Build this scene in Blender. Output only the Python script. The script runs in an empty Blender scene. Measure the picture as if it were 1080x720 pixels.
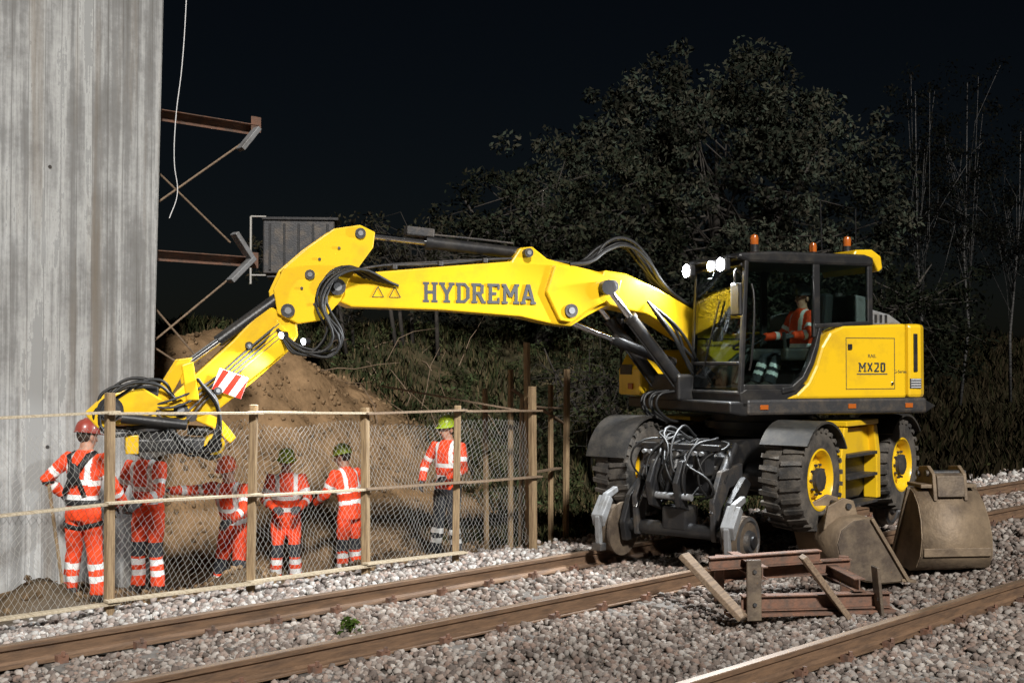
import bpy, bmesh, math, random
import numpy as np
from mathutils import Vector, Matrix
random.seed(7); rng=np.random.default_rng(7)
scene=bpy.context.scene
R=math.radians
COL=scene.collection

# ---------------------------------------------------------------- materials
def newmat(name):
    m=bpy.data.materials.new(name); m.use_nodes=True
    nt=m.node_tree; b=nt.nodes['Principled BSDF']
    return m,nt,b
def mat(name,c,rough=.5,metal=0,c2=None,scale=6,bump=0,bscale=40,coat=0,emis=0,lo=.4,hi=.65,detail=5,stretch=None):
    m,nt,b=newmat(name); N=nt.nodes; L=nt.links
    b.inputs['Base Color'].default_value=(*c,1); b.inputs['Roughness'].default_value=rough
    b.inputs['Metallic'].default_value=metal
    if coat: b.inputs['Coat Weight'].default_value=coat; b.inputs['Coat Roughness'].default_value=.12
    tc=N.new('ShaderNodeTexCoord')
    src=tc.outputs['Object']
    if stretch:
        mp=N.new('ShaderNodeMapping'); mp.inputs['Scale'].default_value=stretch; L.new(src,mp.inputs[0]); src=mp.outputs[0]
    if c2:
        n=N.new('ShaderNodeTexNoise'); n.inputs['Scale'].default_value=scale; n.inputs['Detail'].default_value=detail
        n.inputs['Roughness'].default_value=.65
        L.new(src,n.inputs['Vector'])
        r=N.new('ShaderNodeValToRGB'); r.color_ramp.elements[0].position=lo; r.color_ramp.elements[1].position=hi
        r.color_ramp.elements[0].color=(*c,1); r.color_ramp.elements[1].color=(*c2,1)
        L.new(n.outputs['Fac'],r.inputs['Fac']); L.new(r.outputs['Color'],b.inputs['Base Color'])
    if bump:
        n2=N.new('ShaderNodeTexNoise'); n2.inputs['Scale'].default_value=bscale; n2.inputs['Detail'].default_value=4
        L.new(src,n2.inputs['Vector'])
        bp=N.new('ShaderNodeBump'); bp.inputs['Strength'].default_value=bump; bp.inputs['Distance'].default_value=.02
        L.new(n2.outputs['Fac'],bp.inputs['Height']); L.new(bp.outputs['Normal'],b.inputs['Normal'])
    if emis:
        b.inputs['Emission Color'].default_value=(*c,1); b.inputs['Emission Strength'].default_value=emis
    return m
def mat_attr(name,noise=0,nscale=8,bump=0,bscale=30):
    m,nt,b=newmat(name); N=nt.nodes; L=nt.links
    N.remove(b); b=N.new('ShaderNodeBsdfDiffuse'); L.new(b.outputs[0],N['Material Output'].inputs[0])
    a=N.new('ShaderNodeAttribute'); a.attribute_name='Col'
    out=a.outputs['Color']
    if noise:
        tc=N.new('ShaderNodeTexCoord')
        n=N.new('ShaderNodeTexNoise'); n.inputs['Scale'].default_value=nscale; n.inputs['Detail'].default_value=6; n.inputs['Roughness'].default_value=.7
        L.new(tc.outputs['Object'],n.inputs['Vector'])
        mr=N.new('ShaderNodeMapRange'); mr.inputs['From Min'].default_value=.3; mr.inputs['From Max'].default_value=.7
        mr.inputs['To Min'].default_value=1-noise; mr.inputs['To Max'].default_value=1+noise
        L.new(n.outputs['Fac'],mr.inputs['Value'])
        vm=N.new('ShaderNodeVectorMath'); vm.operation='SCALE'
        L.new(out,vm.inputs[0]); L.new(mr.outputs[0],vm.inputs['Scale']); out=vm.outputs[0]
        if bump:
            n2=N.new('ShaderNodeTexNoise'); n2.inputs['Scale'].default_value=bscale; n2.inputs['Detail'].default_value=7
            L.new(tc.outputs['Object'],n2.inputs['Vector'])
            bp=N.new('ShaderNodeBump'); bp.inputs['Strength'].default_value=bump; bp.inputs['Distance'].default_value=.06
            L.new(n2.outputs['Fac'],bp.inputs['Height']); L.new(bp.outputs['Normal'],b.inputs['Normal'])
    L.new(out,b.inputs['Color'])
    return m

M={}
M['yellow']=mat('yellow_paint',(.80,.50,.012),.30,0,(.52,.31,.025),2.6,.05,60,coat=.5,lo=.50,hi=.88)
M['black']=mat('black_paint',(.013,.013,.014),.42,0,(.05,.044,.036),5,.1,40,lo=.48,hi=.8)
M['blackm']=mat('black_fender_plastic',(.016,.015,.014),.75,0,(.06,.052,.042),5,.15,40,lo=.42,hi=.75)
M['dkgrey']=mat('dark_grey_steel',(.045,.045,.047),.5,.3,(.11,.09,.07),7,.2,40,lo=.45,hi=.75)
M['grey']=mat('light_grey_steel',(.22,.225,.23),.5,.2,(.10,.092,.08),7,.1,40,lo=.5,hi=.8)
M['chrome']=mat('chrome_rod',(.75,.76,.78),.14,1)
M['rubber']=mat('tyre_rubber',(.03,.028,.026),.8,0,(.11,.095,.078),6,.3,50,lo=.36,hi=.66)
M['hose']=mat('hose_rubber',(.010,.010,.010),.55)
M['lamp']=mat('lamp_glass',(.95,.97,1.0),.2,emis=90)
M['lamp2']=mat('lamp_glass_small',(.9,.95,1.0),.2,emis=18)
M['amber']=mat('amber_beacon',(.40,.10,.015),.2)
M['red']=mat('red_reflector',(.6,.02,.01),.3)
M['white']=mat('white_paint',(.60,.60,.60),.45)
M['rust']=mat('rusty_steel',(.19,.095,.06),.78,.1,(.10,.068,.052),9,.3,50)
M['rail']=mat('rail_rust',(.20,.122,.072),.65,.2,(.11,.07,.046),11,.25,70,stretch=(.4,3,3))
M['railtop']=mat('rail_running_surface',(.25,.175,.12),.55,.35,(.16,.11,.072),4,stretch=(.3,4,4))
M['wood']=mat('timber_post',(.33,.235,.13),.8,0,(.17,.11,.06),7,.3,60,stretch=(8,8,.6))
M['plank']=mat('timber_plank',(.52,.45,.33),.75,0,(.32,.25,.165),7,.25,60,stretch=(.5,8,8))
M['plank_dk']=mat('timber_plank_old',(.24,.17,.11),.8,0,(.13,.09,.06),7,.25,60,stretch=(.5,8,8))
M['bucketm']=mat('worn_bucket_steel',(.25,.185,.12),.62,.25,(.11,.08,.055),4,.3,25,lo=.35,hi=.7)
M['bucketd']=mat('dark_bucket_steel',(.085,.064,.048),.6,.3,(.17,.13,.09),6,.25,30)
M['sleeper']=mat('concrete_sleeper',(.15,.135,.12),.9,0,(.09,.08,.07),9,.3,60)
M['galv']=mat('galvanised_wire',(.40,.39,.36),.6,.3)
M['orange']=mat('hivis_orange',(.96,.075,.010),.75,0,(.62,.045,.010),5,.25,16,lo=.4,hi=.75)
M['refl']=mat('reflective_tape',(.86,.88,.87),.3)
M['navy']=mat('dark_workwear',(.022,.026,.035),.85,0,(.05,.05,.055),8,.3,16)
M['strap']=mat('black_harness',(.01,.01,.011),.6)
M['skin']=mat('skin',(.50,.27,.18),.55,0,(.42,.2,.13),9)
M['hair']=mat('dark_hair',(.035,.02,.012),.7)
M['eye']=mat('eye_white',(.6,.6,.58),.3)
M['lips']=mat('lips',(.33,.11,.09),.5)
M['glove']=mat('work_glove',(.06,.06,.065),.8)
M['helm_y']=mat('helmet_lime',(.52,.70,.03),.35,coat=.3)
M['helm_o']=mat('helmet_orange',(.75,.10,.02),.35,coat=.3)
M['helm_r']=mat('helmet_red',(.28,.045,.03),.4,coat=.3)
M['cap']=mat('helmet_dark',(.06,.062,.068),.5)
M['boot']=mat('work_boot',(.03,.024,.018),.7)
M['seat']=mat('seat_fabric',(.02,.02,.022),.8)
M['decal']=mat('decal_dark',(.03,.04,.045),.5)
M['decalg']=mat('decal_grey',(.065,.07,.075),.5)
M['bark']=mat('bark',(.036,.030,.024),.9,0,(.02,.017,.014),12,.4,40)
M['birch']=mat('birch_bark',(.050,.048,.045),.8,0,(.010,.009,.009),5,.2,40,lo=.46,hi=.56,stretch=(1,1,4))  # pale bark painted darker, as if dimly lit
M['leaf']=mat_attr('foliage')
M['grassm']=mat_attr('grass')
M['stone']=mat_attr('ballast_stone')
M['terr']=mat_attr('soil_and_turf',noise=.5,nscale=1.6,bump=.9,bscale=7)
def glass():
    m=bpy.data.materials.new('cab_glass'); m.use_nodes=True; nt=m.node_tree; N=nt.nodes; L=nt.links
    N.clear(); o=N.new('ShaderNodeOutputMaterial'); t=N.new('ShaderNodeBsdfTransparent'); t.inputs[0].default_value=(.66,.74,.72,1)
    g=N.new('ShaderNodeBsdfGlossy'); g.inputs['Roughness'].default_value=.03; g.inputs[0].default_value=(.9,.95,1,1)
    f=N.new('ShaderNodeFresnel'); f.inputs[0].default_value=1.5
    mx=N.new('ShaderNodeMixShader'); L.new(f.outputs[0],mx.inputs[0]); L.new(t.outputs[0],mx.inputs[1]); L.new(g.outputs[0],mx.inputs[2]); L.new(mx.outputs[0],o.inputs[0])
    return m
M['glass']=glass()
def concrete():
    m,nt,b=newmat('board_marked_concrete'); N=nt.nodes; L=nt.links
    tc=N.new('ShaderNodeTexCoord'); sx=N.new('ShaderNodeSeparateXYZ'); L.new(tc.outputs['Object'],sx.inputs[0])
    def mth(op,a,bv=None):
        n=N.new('ShaderNodeMath'); n.operation=op
        if hasattr(a,'links'): L.new(a,n.inputs[0])
        else: n.inputs[0].default_value=a
        if bv is not None:
            if hasattr(bv,'links'): L.new(bv,n.inputs[1])
            else: n.inputs[1].default_value=bv
        return n.outputs[0]
    def noise(scale,vec,detail=7,rough=.7):
        n=N.new('ShaderNodeTexNoise'); n.inputs['Scale'].default_value=scale; n.inputs['Detail'].default_value=detail; n.inputs['Roughness'].default_value=rough; L.new(vec,n.inputs[0]); return n.outputs[0]
    def mapping(s):
        mp=N.new('ShaderNodeMapping'); mp.inputs['Scale'].default_value=s; L.new(tc.outputs['Object'],mp.inputs[0]); return mp.outputs[0]
    wob_=noise(.8,tc.outputs['Object'],2,.5)
    xs=mth('ADD',mth('MULTIPLY',sx.outputs[0],5.6),mth('MULTIPLY',wob_,.12))
    fl=mth('FLOOR',xs); fr=mth('FRACT',xs)
    wn=N.new('ShaderNodeTexWhiteNoise'); wn.noise_dimensions='1D'; L.new(fl,wn.inputs['W'])
    seam=mth('LESS_THAN',fr,.05)
    n1=noise(1.0,mapping((7,7,.22)),8,.65); n2=noise(.75,tc.outputs['Object'],7,.6); n3=noise(1.0,mapping((2.6,2.6,1.0)),8,.78); n5=noise(14,tc.outputs['Object'],5,.7)
    s=mth('ADD',mth('ADD',mth('MULTIPLY',wn.outputs[0],.12),mth('MULTIPLY',n1,.80)),mth('ADD',mth('MULTIPLY',n2,.45),mth('MULTIPLY',n3,.32)))
    s=mth('ADD',s,mth('MULTIPLY',n5,.14))
    s=mth('SUBTRACT',s,mth('MULTIPLY',seam,mth('MULTIPLY',n3,.22)))
    r=N.new('ShaderNodeValToRGB'); e=r.color_ramp.elements
    e[0].position=.68; e[0].color=(.13,.125,.115,1); e[1].position=1.24; e[1].color=(.46,.465,.455,1)
    e2=e.new(.86); e2.color=(.225,.225,.22,1); e3=e.new(1.02); e3.color=(.305,.31,.305,1)
    L.new(s,r.inputs[0])
    n4=noise(1.0,mapping((4.0,4.0,.20)),6,.62)
    st=N.new('ShaderNodeMapRange'); st.inputs['From Min'].default_value=.52; st.inputs['From Max'].default_value=.72; st.inputs['To Max'].default_value=.7; L.new(n4,st.inputs['Value'])
    mx=N.new('ShaderNodeMix'); mx.data_type='RGBA'; L.new(st.outputs[0],mx.inputs[0]); L.new(r.outputs[0],mx.inputs[6]); mx.inputs[7].default_value=(.20,.16,.115,1)
    L.new(mx.outputs[2],b.inputs['Base Color']); b.inputs['Roughness'].default_value=.9
    bp=N.new('ShaderNodeBump'); bp.inputs['Strength'].default_value=.25; bp.inputs['Distance'].default_value=.01
    L.new(s,bp.inputs['Height']); L.new(bp.outputs[0],b.inputs['Normal'])
    return m
M['conc']=concrete()

# ---------------------------------------------------------------- helpers
def link(o,parent=None):
    COL.objects.link(o)
    if parent is not None: o.parent=parent
    return o
def empty(name,loc=(0,0,0),rz=0,parent=None):
    o=bpy.data.objects.new(name,None); o.location=loc; o.rotation_euler=(0,0,R(rz)); o.empty_display_size=.2
    return link(o,parent)
def mesh_obj(name,verts,faces,m,parent=None,smooth=False,bevel=0,loc=None,rot=None):
    me=bpy.data.meshes.new(name); me.from_pydata([tuple(v) for v in verts],[],[tuple(f) for f in faces]); me.update()
    bm=bmesh.new(); bm.from_mesh(me); bmesh.ops.recalc_face_normals(bm,faces=bm.faces); bm.to_mesh(me); bm.free()
    if not isinstance(m,(list,tuple)): m=[m]
    for x in m: me.materials.append(x)
    if smooth:
        for p in me.polygons: p.use_smooth=True
    o=bpy.data.objects.new(name,me)
    if loc is not None: o.location=loc
    if rot is not None: o.rotation_euler=rot
    link(o,parent)
    if bevel:
        b=o.modifiers.new('bevel','BEVEL'); b.width=bevel; b.segments=2; b.limit_method='ANGLE'; b.angle_limit=R(35)
    return o
def box(name,p,c,s,m,bevel=.01,rot=None):
    x,y,z=s[0]/2,s[1]/2,s[2]/2
    v=[(-x,-y,-z),(x,-y,-z),(x,y,-z),(-x,y,-z),(-x,-y,z),(x,-y,z),(x,y,z),(-x,y,z)]
    f=[(0,3,2,1),(4,5,6,7),(0,1,5,4),(1,2,6,5),(2,3,7,6),(3,0,4,7)]
    return mesh_obj(name,v,f,m,p,bevel=bevel,loc=c,rot=rot)
def prism(name,p,pts,y0,y1,m,bevel=.015,smooth=False):
    n=len(pts); v=[(x,y0,z) for x,z in pts]+[(x,y1,z) for x,z in pts]
    f=[tuple(range(n)),tuple(range(2*n-1,n-1,-1))]+[(i,i+n,(i+1)%n+n,(i+1)%n) for i in range(n)]
    return mesh_obj(name,v,f,m,p,bevel=bevel,smooth=smooth)
def beam(name,p,a,b,w,h,m,bevel=.008):
    a=Vector(a);b=Vector(b);d=b-a;L=d.length
    o=box(name,p,(a+b)/2,(w,h,L),m,bevel)
    o.rotation_euler=d.to_track_quat('Z','Y').to_euler(); return o
def tube_data(pts,rad,seg=12,ell=None,up=None,cap=True):
    pts=[Vector(p) for p in pts]; n=len(pts)
    V=[];F=[]
    t0=(pts[1]-pts[0]).normalized()
    ref=Vector(up) if up is not None else (Vector((0,0,1)) if abs(t0.z)<.9 else Vector((1,0,0)))
    a=(ref-ref.dot(t0)*t0).normalized()
    for i in range(n):
        t=((pts[min(i+1,n-1)]-pts[max(i-1,0)])).normalized()
        a=(a-a.dot(t)*t).normalized(); b=t.cross(a)
        ra,rb=(ell[i] if ell else (rad[i],rad[i]))
        for k in range(seg):
            th=2*math.pi*k/seg
            V.append(pts[i]+a*math.cos(th)*ra+b*math.sin(th)*rb)
    for i in range(n-1):
        for k in range(seg):
            k2=(k+1)%seg
            F.append((i*seg+k,i*seg+k2,(i+1)*seg+k2,(i+1)*seg+k))
    if cap:
        F.append(tuple(range(seg-1,-1,-1))); F.append(tuple((n-1)*seg+k for k in range(seg)))
    return V,F
class MB:
    def __init__(s): s.V=[];s.F=[]
    def add(s,vf):
        o=len(s.V); s.V+=list(vf[0]); s.F+=[tuple(i+o for i in f) for f in vf[1]]
    def obj(s,name,m,parent=None,smooth=True,**k): return mesh_obj(name,s.V,s.F,m,parent,smooth,**k)
def autosmooth(o,ang=35):
    me=o.data
    bm=bmesh.new(); bm.from_mesh(me)
    for f in bm.faces: f.smooth=True
    for e in bm.edges:
        if len(e.link_faces)==2 and e.calc_face_angle(0)>R(ang): e.smooth=False
    bm.to_mesh(me); bm.free()
def cyl(name,p,a,b,r,m,seg=24,r2=None):
    V,F=tube_data([a,b],[r,r2 if r2 is not None else r],seg)
    o=mesh_obj(name,V,F,m,p); autosmooth(o); return o
def lathe(name,p,prof,c,m,axis='Y',seg=40,sign=1):
    V=[];F=[];n=len(prof)
    for k in range(seg):
        th=2*math.pi*k/seg
        for r,h in prof:
            h=h*sign
            if axis=='Y': V.append((c[0]+r*math.cos(th),c[1]+h,c[2]+r*math.sin(th)))
            else: V.append((c[0]+r*math.cos(th),c[1]+r*math.sin(th),c[2]+h))
    for k in range(seg):
        k2=(k+1)%seg
        for i in range(n-1):
            F.append((k*n+i,k*n+i+1,k2*n+i+1,k2*n+i))
    o=mesh_obj(name,V,F,m,p); autosmooth(o,30); return o
def hose(name,p,pts,r,m=None,res=6):
    cu=bpy.data.curves.new(name,'CURVE'); cu.dimensions='3D'; cu.bevel_depth=r; cu.bevel_resolution=2; cu.resolution_u=res
    sp=cu.splines.new('BEZIER'); sp.bezier_points.add(len(pts)-1)
    for b,q in zip(sp.bezier_points,pts):
        b.co=q; b.handle_left_type='AUTO'; b.handle_right_type='AUTO'
    cu.materials.append(m or M['hose']); o=bpy.data.objects.new(name,cu); return link(o,p)
def text(name,p,body,size,loc,rot,m,ext=.003):
    cu=bpy.data.curves.new(name,'FONT'); cu.body=body; cu.size=size; cu.extrude=ext; cu.align_x='CENTER'; cu.align_y='CENTER'
    cu.materials.append(m); o=bpy.data.objects.new(name,cu); o.location=loc; o.rotation_euler=rot; return link(o,p)
GL={'H':(.9,[(.2,0,.2,1,.2),(.7,0,.7,1,.2),(.2,.5,.7,.5,.16),(.02,.06,.38,.06,.12),(.02,.94,.38,.94,.12),(.52,.06,.88,.06,.12),(.52,.94,.88,.94,.12)]),
'Y':(.9,[(.45,0,.45,.5,.2),(.14,.95,.45,.42,.18),(.76,.95,.45,.42,.18),(.25,.06,.65,.06,.12),(.0,.94,.34,.94,.12),(.56,.94,.9,.94,.12)]),
'D':(.85,[(.2,0,.2,1,.2),(.02,.07,.58,.07,.14),(.02,.93,.58,.93,.14),(.52,.05,.75,.28,.15),(.52,.95,.75,.72,.15),(.73,.22,.73,.78,.2)]),
'R':(.9,[(.2,0,.2,1,.2),(.02,.06,.38,.06,.12),(.02,.93,.62,.93,.14),(.66,.93,.66,.5,.19),(.2,.5,.66,.5,.14),(.45,.5,.74,.02,.2),(.62,.06,.88,.06,.12)]),
'E':(.8,[(.2,0,.2,1,.2),(.02,.07,.74,.07,.14),(.02,.93,.74,.93,.14),(.2,.5,.56,.5,.14),(.68,.05,.68,.3,.12),(.68,.95,.68,.7,.12)]),
'M':(1.1,[(.2,0,.2,1,.18),(.9,0,.9,1,.18),(.2,.95,.55,.35,.17),(.9,.95,.55,.35,.17),(.02,.06,.38,.06,.12),(.72,.06,1.08,.06,.12),(.02,.94,.25,.94,.12),(.85,.94,1.08,.94,.12)]),
'A':(.95,[(.15,.03,.45,.97,.18),(.8,.03,.5,.97,.18),(.25,.33,.7,.33,.13),(.0,.06,.32,.06,.12),(.62,.06,.95,.06,.12),(.38,.94,.58,.94,.12)]),
'X':(.85,[(.14,.04,.71,.96,.18),(.71,.04,.14,.96,.18)]),
'2':(.8,[(.12,.93,.6,.93,.14),(.62,.97,.62,.52,.17),(.64,.56,.18,.1,.17),(.08,.07,.72,.07,.14)]),
'0':(.8,[(.18,.08,.18,.92,.18),(.62,.08,.62,.92,.18),(.18,.93,.62,.93,.14),(.18,.07,.62,.07,.14)])}
def lettering(name,p,word,xs,z0,h,sx,y,m,gap=.07):
    mb=MB(); cx=0;i=0
    for ch in word:
        w,st=GL[ch]
        for (a,b,c,d,t) in st:
            A=Vector((a*h*sx,b*h));B=Vector((c*h*sx,d*h)); dr=(B-A).normalized(); n=Vector((-dr.y,dr.x))*t*h/2*(1 if abs(dr.y)<.5 else .9)
            yy=y+.0015+.0005*i; q=[A+n,B+n,B-n,A-n]; i+=1
            V=[(xs-(cx+v.x),yy2,z0+v.y) for yy2 in (y-.002,yy) for v in q]
            mb.add((V,[(0,1,2,3),(4,5,6,7),(0,1,5,4),(1,2,6,5),(2,3,7,6),(3,0,4,7)]))
        cx+=(w+gap)*h*sx
    return mb.obj(name,m,p,smooth=False)
def fast_mesh(name,V,F,m,facecol=None,parent=None,smooth=False):
    me=bpy.data.meshes.new(name); V=np.asarray(V,np.float32); F=np.asarray(F,np.int32)
    me.vertices.add(len(V)); me.vertices.foreach_set('co',V.ravel())
    k=F.shape[1]; me.loops.add(F.size); me.loops.foreach_set('vertex_index',F.ravel())
    me.polygons.add(len(F)); me.polygons.foreach_set('loop_start',np.arange(0,F.size,k,dtype=np.int32))
    me.polygons.foreach_set('loop_total',np.full(len(F),k,np.int32))
    me.update(calc_edges=True)
    if facecol is not None:
        a=me.attributes.new('Col','FLOAT_COLOR','FACE')
        c=np.ones((len(F),4),np.float32); c[:,:3]=facecol; a.data.foreach_set('color',c.ravel())
    if smooth: me.polygons.foreach_set('use_smooth',np.ones(len(F),bool))
    me.materials.append(m); o=bpy.data.objects.new(name,me); return link(o,parent)

# ---------------------------------------------------------------- terrain
def sm(a,b,x):
    t=np.clip((x-a)/(b-a),0,1); return t*t*(3-2*t)
_ph=rng.uniform(0,6.28,(14,)); _k=rng.normal(0,1,(14,2))
def wob(s,n,f):
    r=0
    for i in range(14): r=r+np.sin((s*_k[i,0]+n*_k[i,1])*f*(1+i*.12)+_ph[i])
    return r/5.
def terr(s,n):
    s=np.asarray(s,float); n=np.asarray(n,float)
    z=-.22-.23*sm(9.9,11.2,n)-.3*(1-sm(9.5,10.05,n))
    z=z-.42*np.exp(-((s-7.4)/1.7)**4-((n-12.7)/1.0)**4)
    z=z+3.2*sm(13.6,20.5,n)
    z=z+1.95*np.exp(-((s-8.8)/3.1)**2-((n-16.0)/1.6)**2)
    z=z+.22*np.exp(-((s-6.35)/.38)**2-((n-11.1)/.4)**2)+.2*np.exp(-((s-8.3)/.5)**2-((n-11.0)/.45)**2)
    z=z+.42*np.exp(-((s-4.0)/.42)**2-((n-10.75)/.38)**2)
    a=sm(10.2,14,n)
    z=z+a*(.11*wob(s,n,1.6)+.055*wob(n,s,4.5)+.02*wob(s,n,11))+sm(18,26,n)*.5*wob(s,n,.25)
    return z
def axisv(lo,a,b,hi,st):
    fine=np.arange(a,b+1e-6,st); L=[];x=a;d=st
    while x>lo: d*=1.25; x-=d; L.append(x)
    U=[];x=b;d=st
    while x<hi: d*=1.25; x+=d; U.append(x)
    return np.array(L[::-1]+list(fine)+U)
S=axisv(-400,-2,26,600,.12); Nn=axisv(-300,9.4,21,500,.10)
SS,NN=np.meshgrid(S,Nn,indexing='ij'); ZZ=terr(SS,NN)
ns,nn=SS.shape; V=np.stack([SS,NN,ZZ],-1).reshape(-1,3)
i,j=np.meshgrid(np.arange(ns-1),np.arange(nn-1),indexing='ij'); b0=(i*nn+j).ravel()
F=np.stack([b0,b0+nn,b0+nn+1,b0+1],1)
fc=V[F].mean(1)
dirt=np.exp(-((fc[:,0]-8.2)/4.4)**4-((fc[:,1]-14.6)/3.1)**4)
dirt=np.clip(dirt*1.6+.15*wob(fc[:,0],fc[:,1],2.5),0,1)
near=1-sm(9.9,10.6,fc[:,1])
soil=np.array([.215,.138,.075]);turf=np.array([.040,.036,.021]);gr=np.array([.13,.115,.10])
work=np.clip((1-sm(12.6,14,fc[:,1]))*.9,0,1)*(1-.6*sm(10.5,14,fc[:,0]))
c=turf[None]*(1-dirt[:,None])+soil[None]*dirt[:,None]
c=c*(1-.7*work[:,None])+np.array([.15,.105,.068])*.7*work[:,None]
c=c*(1-near[:,None])+gr*near[:,None]
c=c*(1-.6*sm(22,34,fc[:,0]))[:,None]  # light falloff painted in: ground colour darkens farther along the track
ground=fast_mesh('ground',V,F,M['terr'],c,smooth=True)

# ---------------------------------------------------------------- ballast, sleepers, rails
NR=[8.47,6.97,4.55,3.05]
bm=bmesh.new(); bmesh.ops.create_icosphere(bm,subdivisions=1,radius=1)
IV=np.array([v.co[:] for v in bm.verts]); bmF=np.array([[v.index for v in f.verts] for f in bm.faces]); bm.free()
variants=[]
for k in range(16):
    q=IV*rng.uniform(.62,1.15,(12,1))
    for _ in range(4):
        d=rng.normal(size=3); d/=np.linalg.norm(d); h=rng.uniform(.5,.75); pr=q@d
        q=q-np.where(pr>h,pr-h,0)[:,None]*d
    variants.append(q)
variants=np.array(variants)
def rotm(n):
    q=rng.normal(size=(n,4)); q/=np.linalg.norm(q,axis=1)[:,None]; w,x,y,z=q.T
    return np.stack([1-2*(y*y+z*z),2*(x*y-z*w),2*(x*z+y*w),2*(x*y+z*w),1-2*(x*x+z*z),2*(y*z-x*w),2*(x*z-y*w),2*(y*z+x*w),1-2*(x*x+y*y)],1).reshape(n,3,3)
pal=np.array([[.27,.25,.235],[.21,.185,.17],[.17,.148,.138],[.33,.315,.30],[.235,.185,.162],[.13,.115,.107],[.26,.22,.198],[.36,.35,.335]])
def rocks(name,pos,size,bright):
    n=len(pos); vi=rng.integers(0,16,n); Rm=rotm(n)
    q=variants[vi]*(size[:,None,None]*rng.uniform(.7,1.15,(n,1,3)))
    q=np.einsum('nij,nkj->nki',Rm,q); q[:,:,2]*=.85; q+=pos[:,None,:]
    F=(bmF[None]+(np.arange(n)*12)[:,None,None]).reshape(-1,3)
    c=pal[rng.integers(0,8,n)]*rng.uniform(.8,1.2,(n,1))*bright
    return fast_mesh(name,q.reshape(-1,3),F,M['stone'],np.repeat(c,20,0))
def ballz(s,n):
    z=np.full(len(s),-.188)
    z=z+.014*wob(s,n,1.3)
    z=z-.06*sm(5.2,5.7,n)*(1-sm(5.9,6.3,n))-.06*sm(9.3,10.3,n)
    z=z-.3*sm(2.0,1.0,n)
    return z
P=[];SZ=[]
for (d0,d1,dens,sz) in [(4,10.5,740,.031),(10.5,15,500,.035),(15,24,220,.047),(24,45,70,.08),(45,90,16,.15)]:
    s0,s1=-3,d1; n0,n1=1.0,10.35
    area=(s1-s0)*(n1-n0); k=int(area*dens)
    s=rng.uniform(s0,s1,k); n=rng.uniform(n0,n1,k); d=np.hypot(s,n); ok=(d>=d0)&(d<d1)
    s=s[ok];n=n[ok]
    keep=rng.random(len(s))>sm(9.8,10.35,n)*.9
    for r0 in NR: keep&=np.abs(n-r0)>.088
    s=s[keep];n=n[keep]
    size=sz*rng.uniform(.55,1.45,len(s))
    z=ballz(s,n)+size*rng.uniform(.1,.8,len(s))
    P.append(np.stack([s,n,z],1));SZ.append(size)
P=np.concatenate(P);SZ=np.concatenate(SZ)
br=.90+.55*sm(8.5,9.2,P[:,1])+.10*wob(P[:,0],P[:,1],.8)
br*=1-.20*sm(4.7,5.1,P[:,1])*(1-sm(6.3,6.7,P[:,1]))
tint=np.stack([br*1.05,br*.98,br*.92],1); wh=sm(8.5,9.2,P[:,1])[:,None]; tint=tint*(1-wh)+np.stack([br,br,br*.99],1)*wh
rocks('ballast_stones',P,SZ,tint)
s=axisv(-300,-3,30,500,.3); n=np.linspace(.7,10.2,60)
SS,NN=np.meshgrid(s,n,indexing='ij'); V=np.stack([SS,NN,ballz(SS.ravel(),NN.ravel()).reshape(SS.shape)-.004],-1).reshape(-1,3)
i,j=np.meshgrid(np.arange(len(s)-1),np.arange(59),indexing='ij'); b0=(i*60+j).ravel()
F=np.stack([b0,b0+60,b0+61,b0+1],1)
fast_mesh('ballast_bed',V,F,M['terr'],np.tile(np.array([.10,.087,.075]),(len(F),1)))
prof=[(-.036,-.004),(-.030,0),(.030,0),(.036,-.004),(.035,-.036),(.010,-.050),(.009,-.125),(.030,-.142),(.075,-.150),(.075,-.162),(-.075,-.162),(-.075,-.150),(-.030,-.142),(-.009,-.125),(-.010,-.050),(-.035,-.036)]
for ti,(ra,rb) in enumerate(((8.47,6.97),(4.55,3.05))):
    e=empty('railway_track',(0,(ra+rb)/2,0))
    for r0 in (ra,rb):
        y0=r0-(ra+rb)/2; L0,L1=-60,500
        v=[(L0,y0+a,b) for a,b in prof]+[(L1,y0+a,b) for a,b in prof]; k=len(prof)
        f=[tuple(range(k)),tuple(range(k,2*k))]+[(i,i+k,(i+1)%k+k,(i+1)%k) for i in range(k)]
        o=mesh_obj('rail',v,f,[M['rail'],M['railtop']],e)
        for p in o.data.polygons:
            if abs(p.center.z)<.001 and p.normal.z>.9: p.material_index=1
    mb=MB();cl=MB()
    for q in range(-20,240):
        x=q*.6+.3
        a=[(x-.13,-1.25,-.32),(x+.13,-1.25,-.32),(x+.13,1.25,-.32),(x-.13,1.25,-.32),(x-.11,-1.24,-.172),(x+.11,-1.24,-.172),(x+.11,1.24,-.172),(x-.11,1.24,-.172)]
        mb.add((a,[(0,3,2,1),(4,5,6,7),(0,1,5,4),(1,2,6,5),(2,3,7,6),(3,0,4,7)]))
        if -5<x<40:
            for y in (-.75,.75):
                for sgn in (-1,1):
                    yy=y+sgn*.10
                    a=[(x+dx*.04,yy+dy*.032,z) for z in (-.172,-.115) for dx,dy in ((-1,-1),(1,-1),(1,1),(-1,1))]
                    cl.add((a,[(0,3,2,1),(4,5,6,7),(0,1,5,4),(1,2,6,5),(2,3,7,6),(3,0,4,7)]))
                    cl.add(tube_data([(x,yy+sgn*.03,-.12),(x,yy+sgn*.03,-.085)],[.016,.016],6))
    mb.obj('sleepers',M['sleeper'],e,smooth=False); cl.obj('rail_clips',M['rust'],e,smooth=False)

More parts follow.
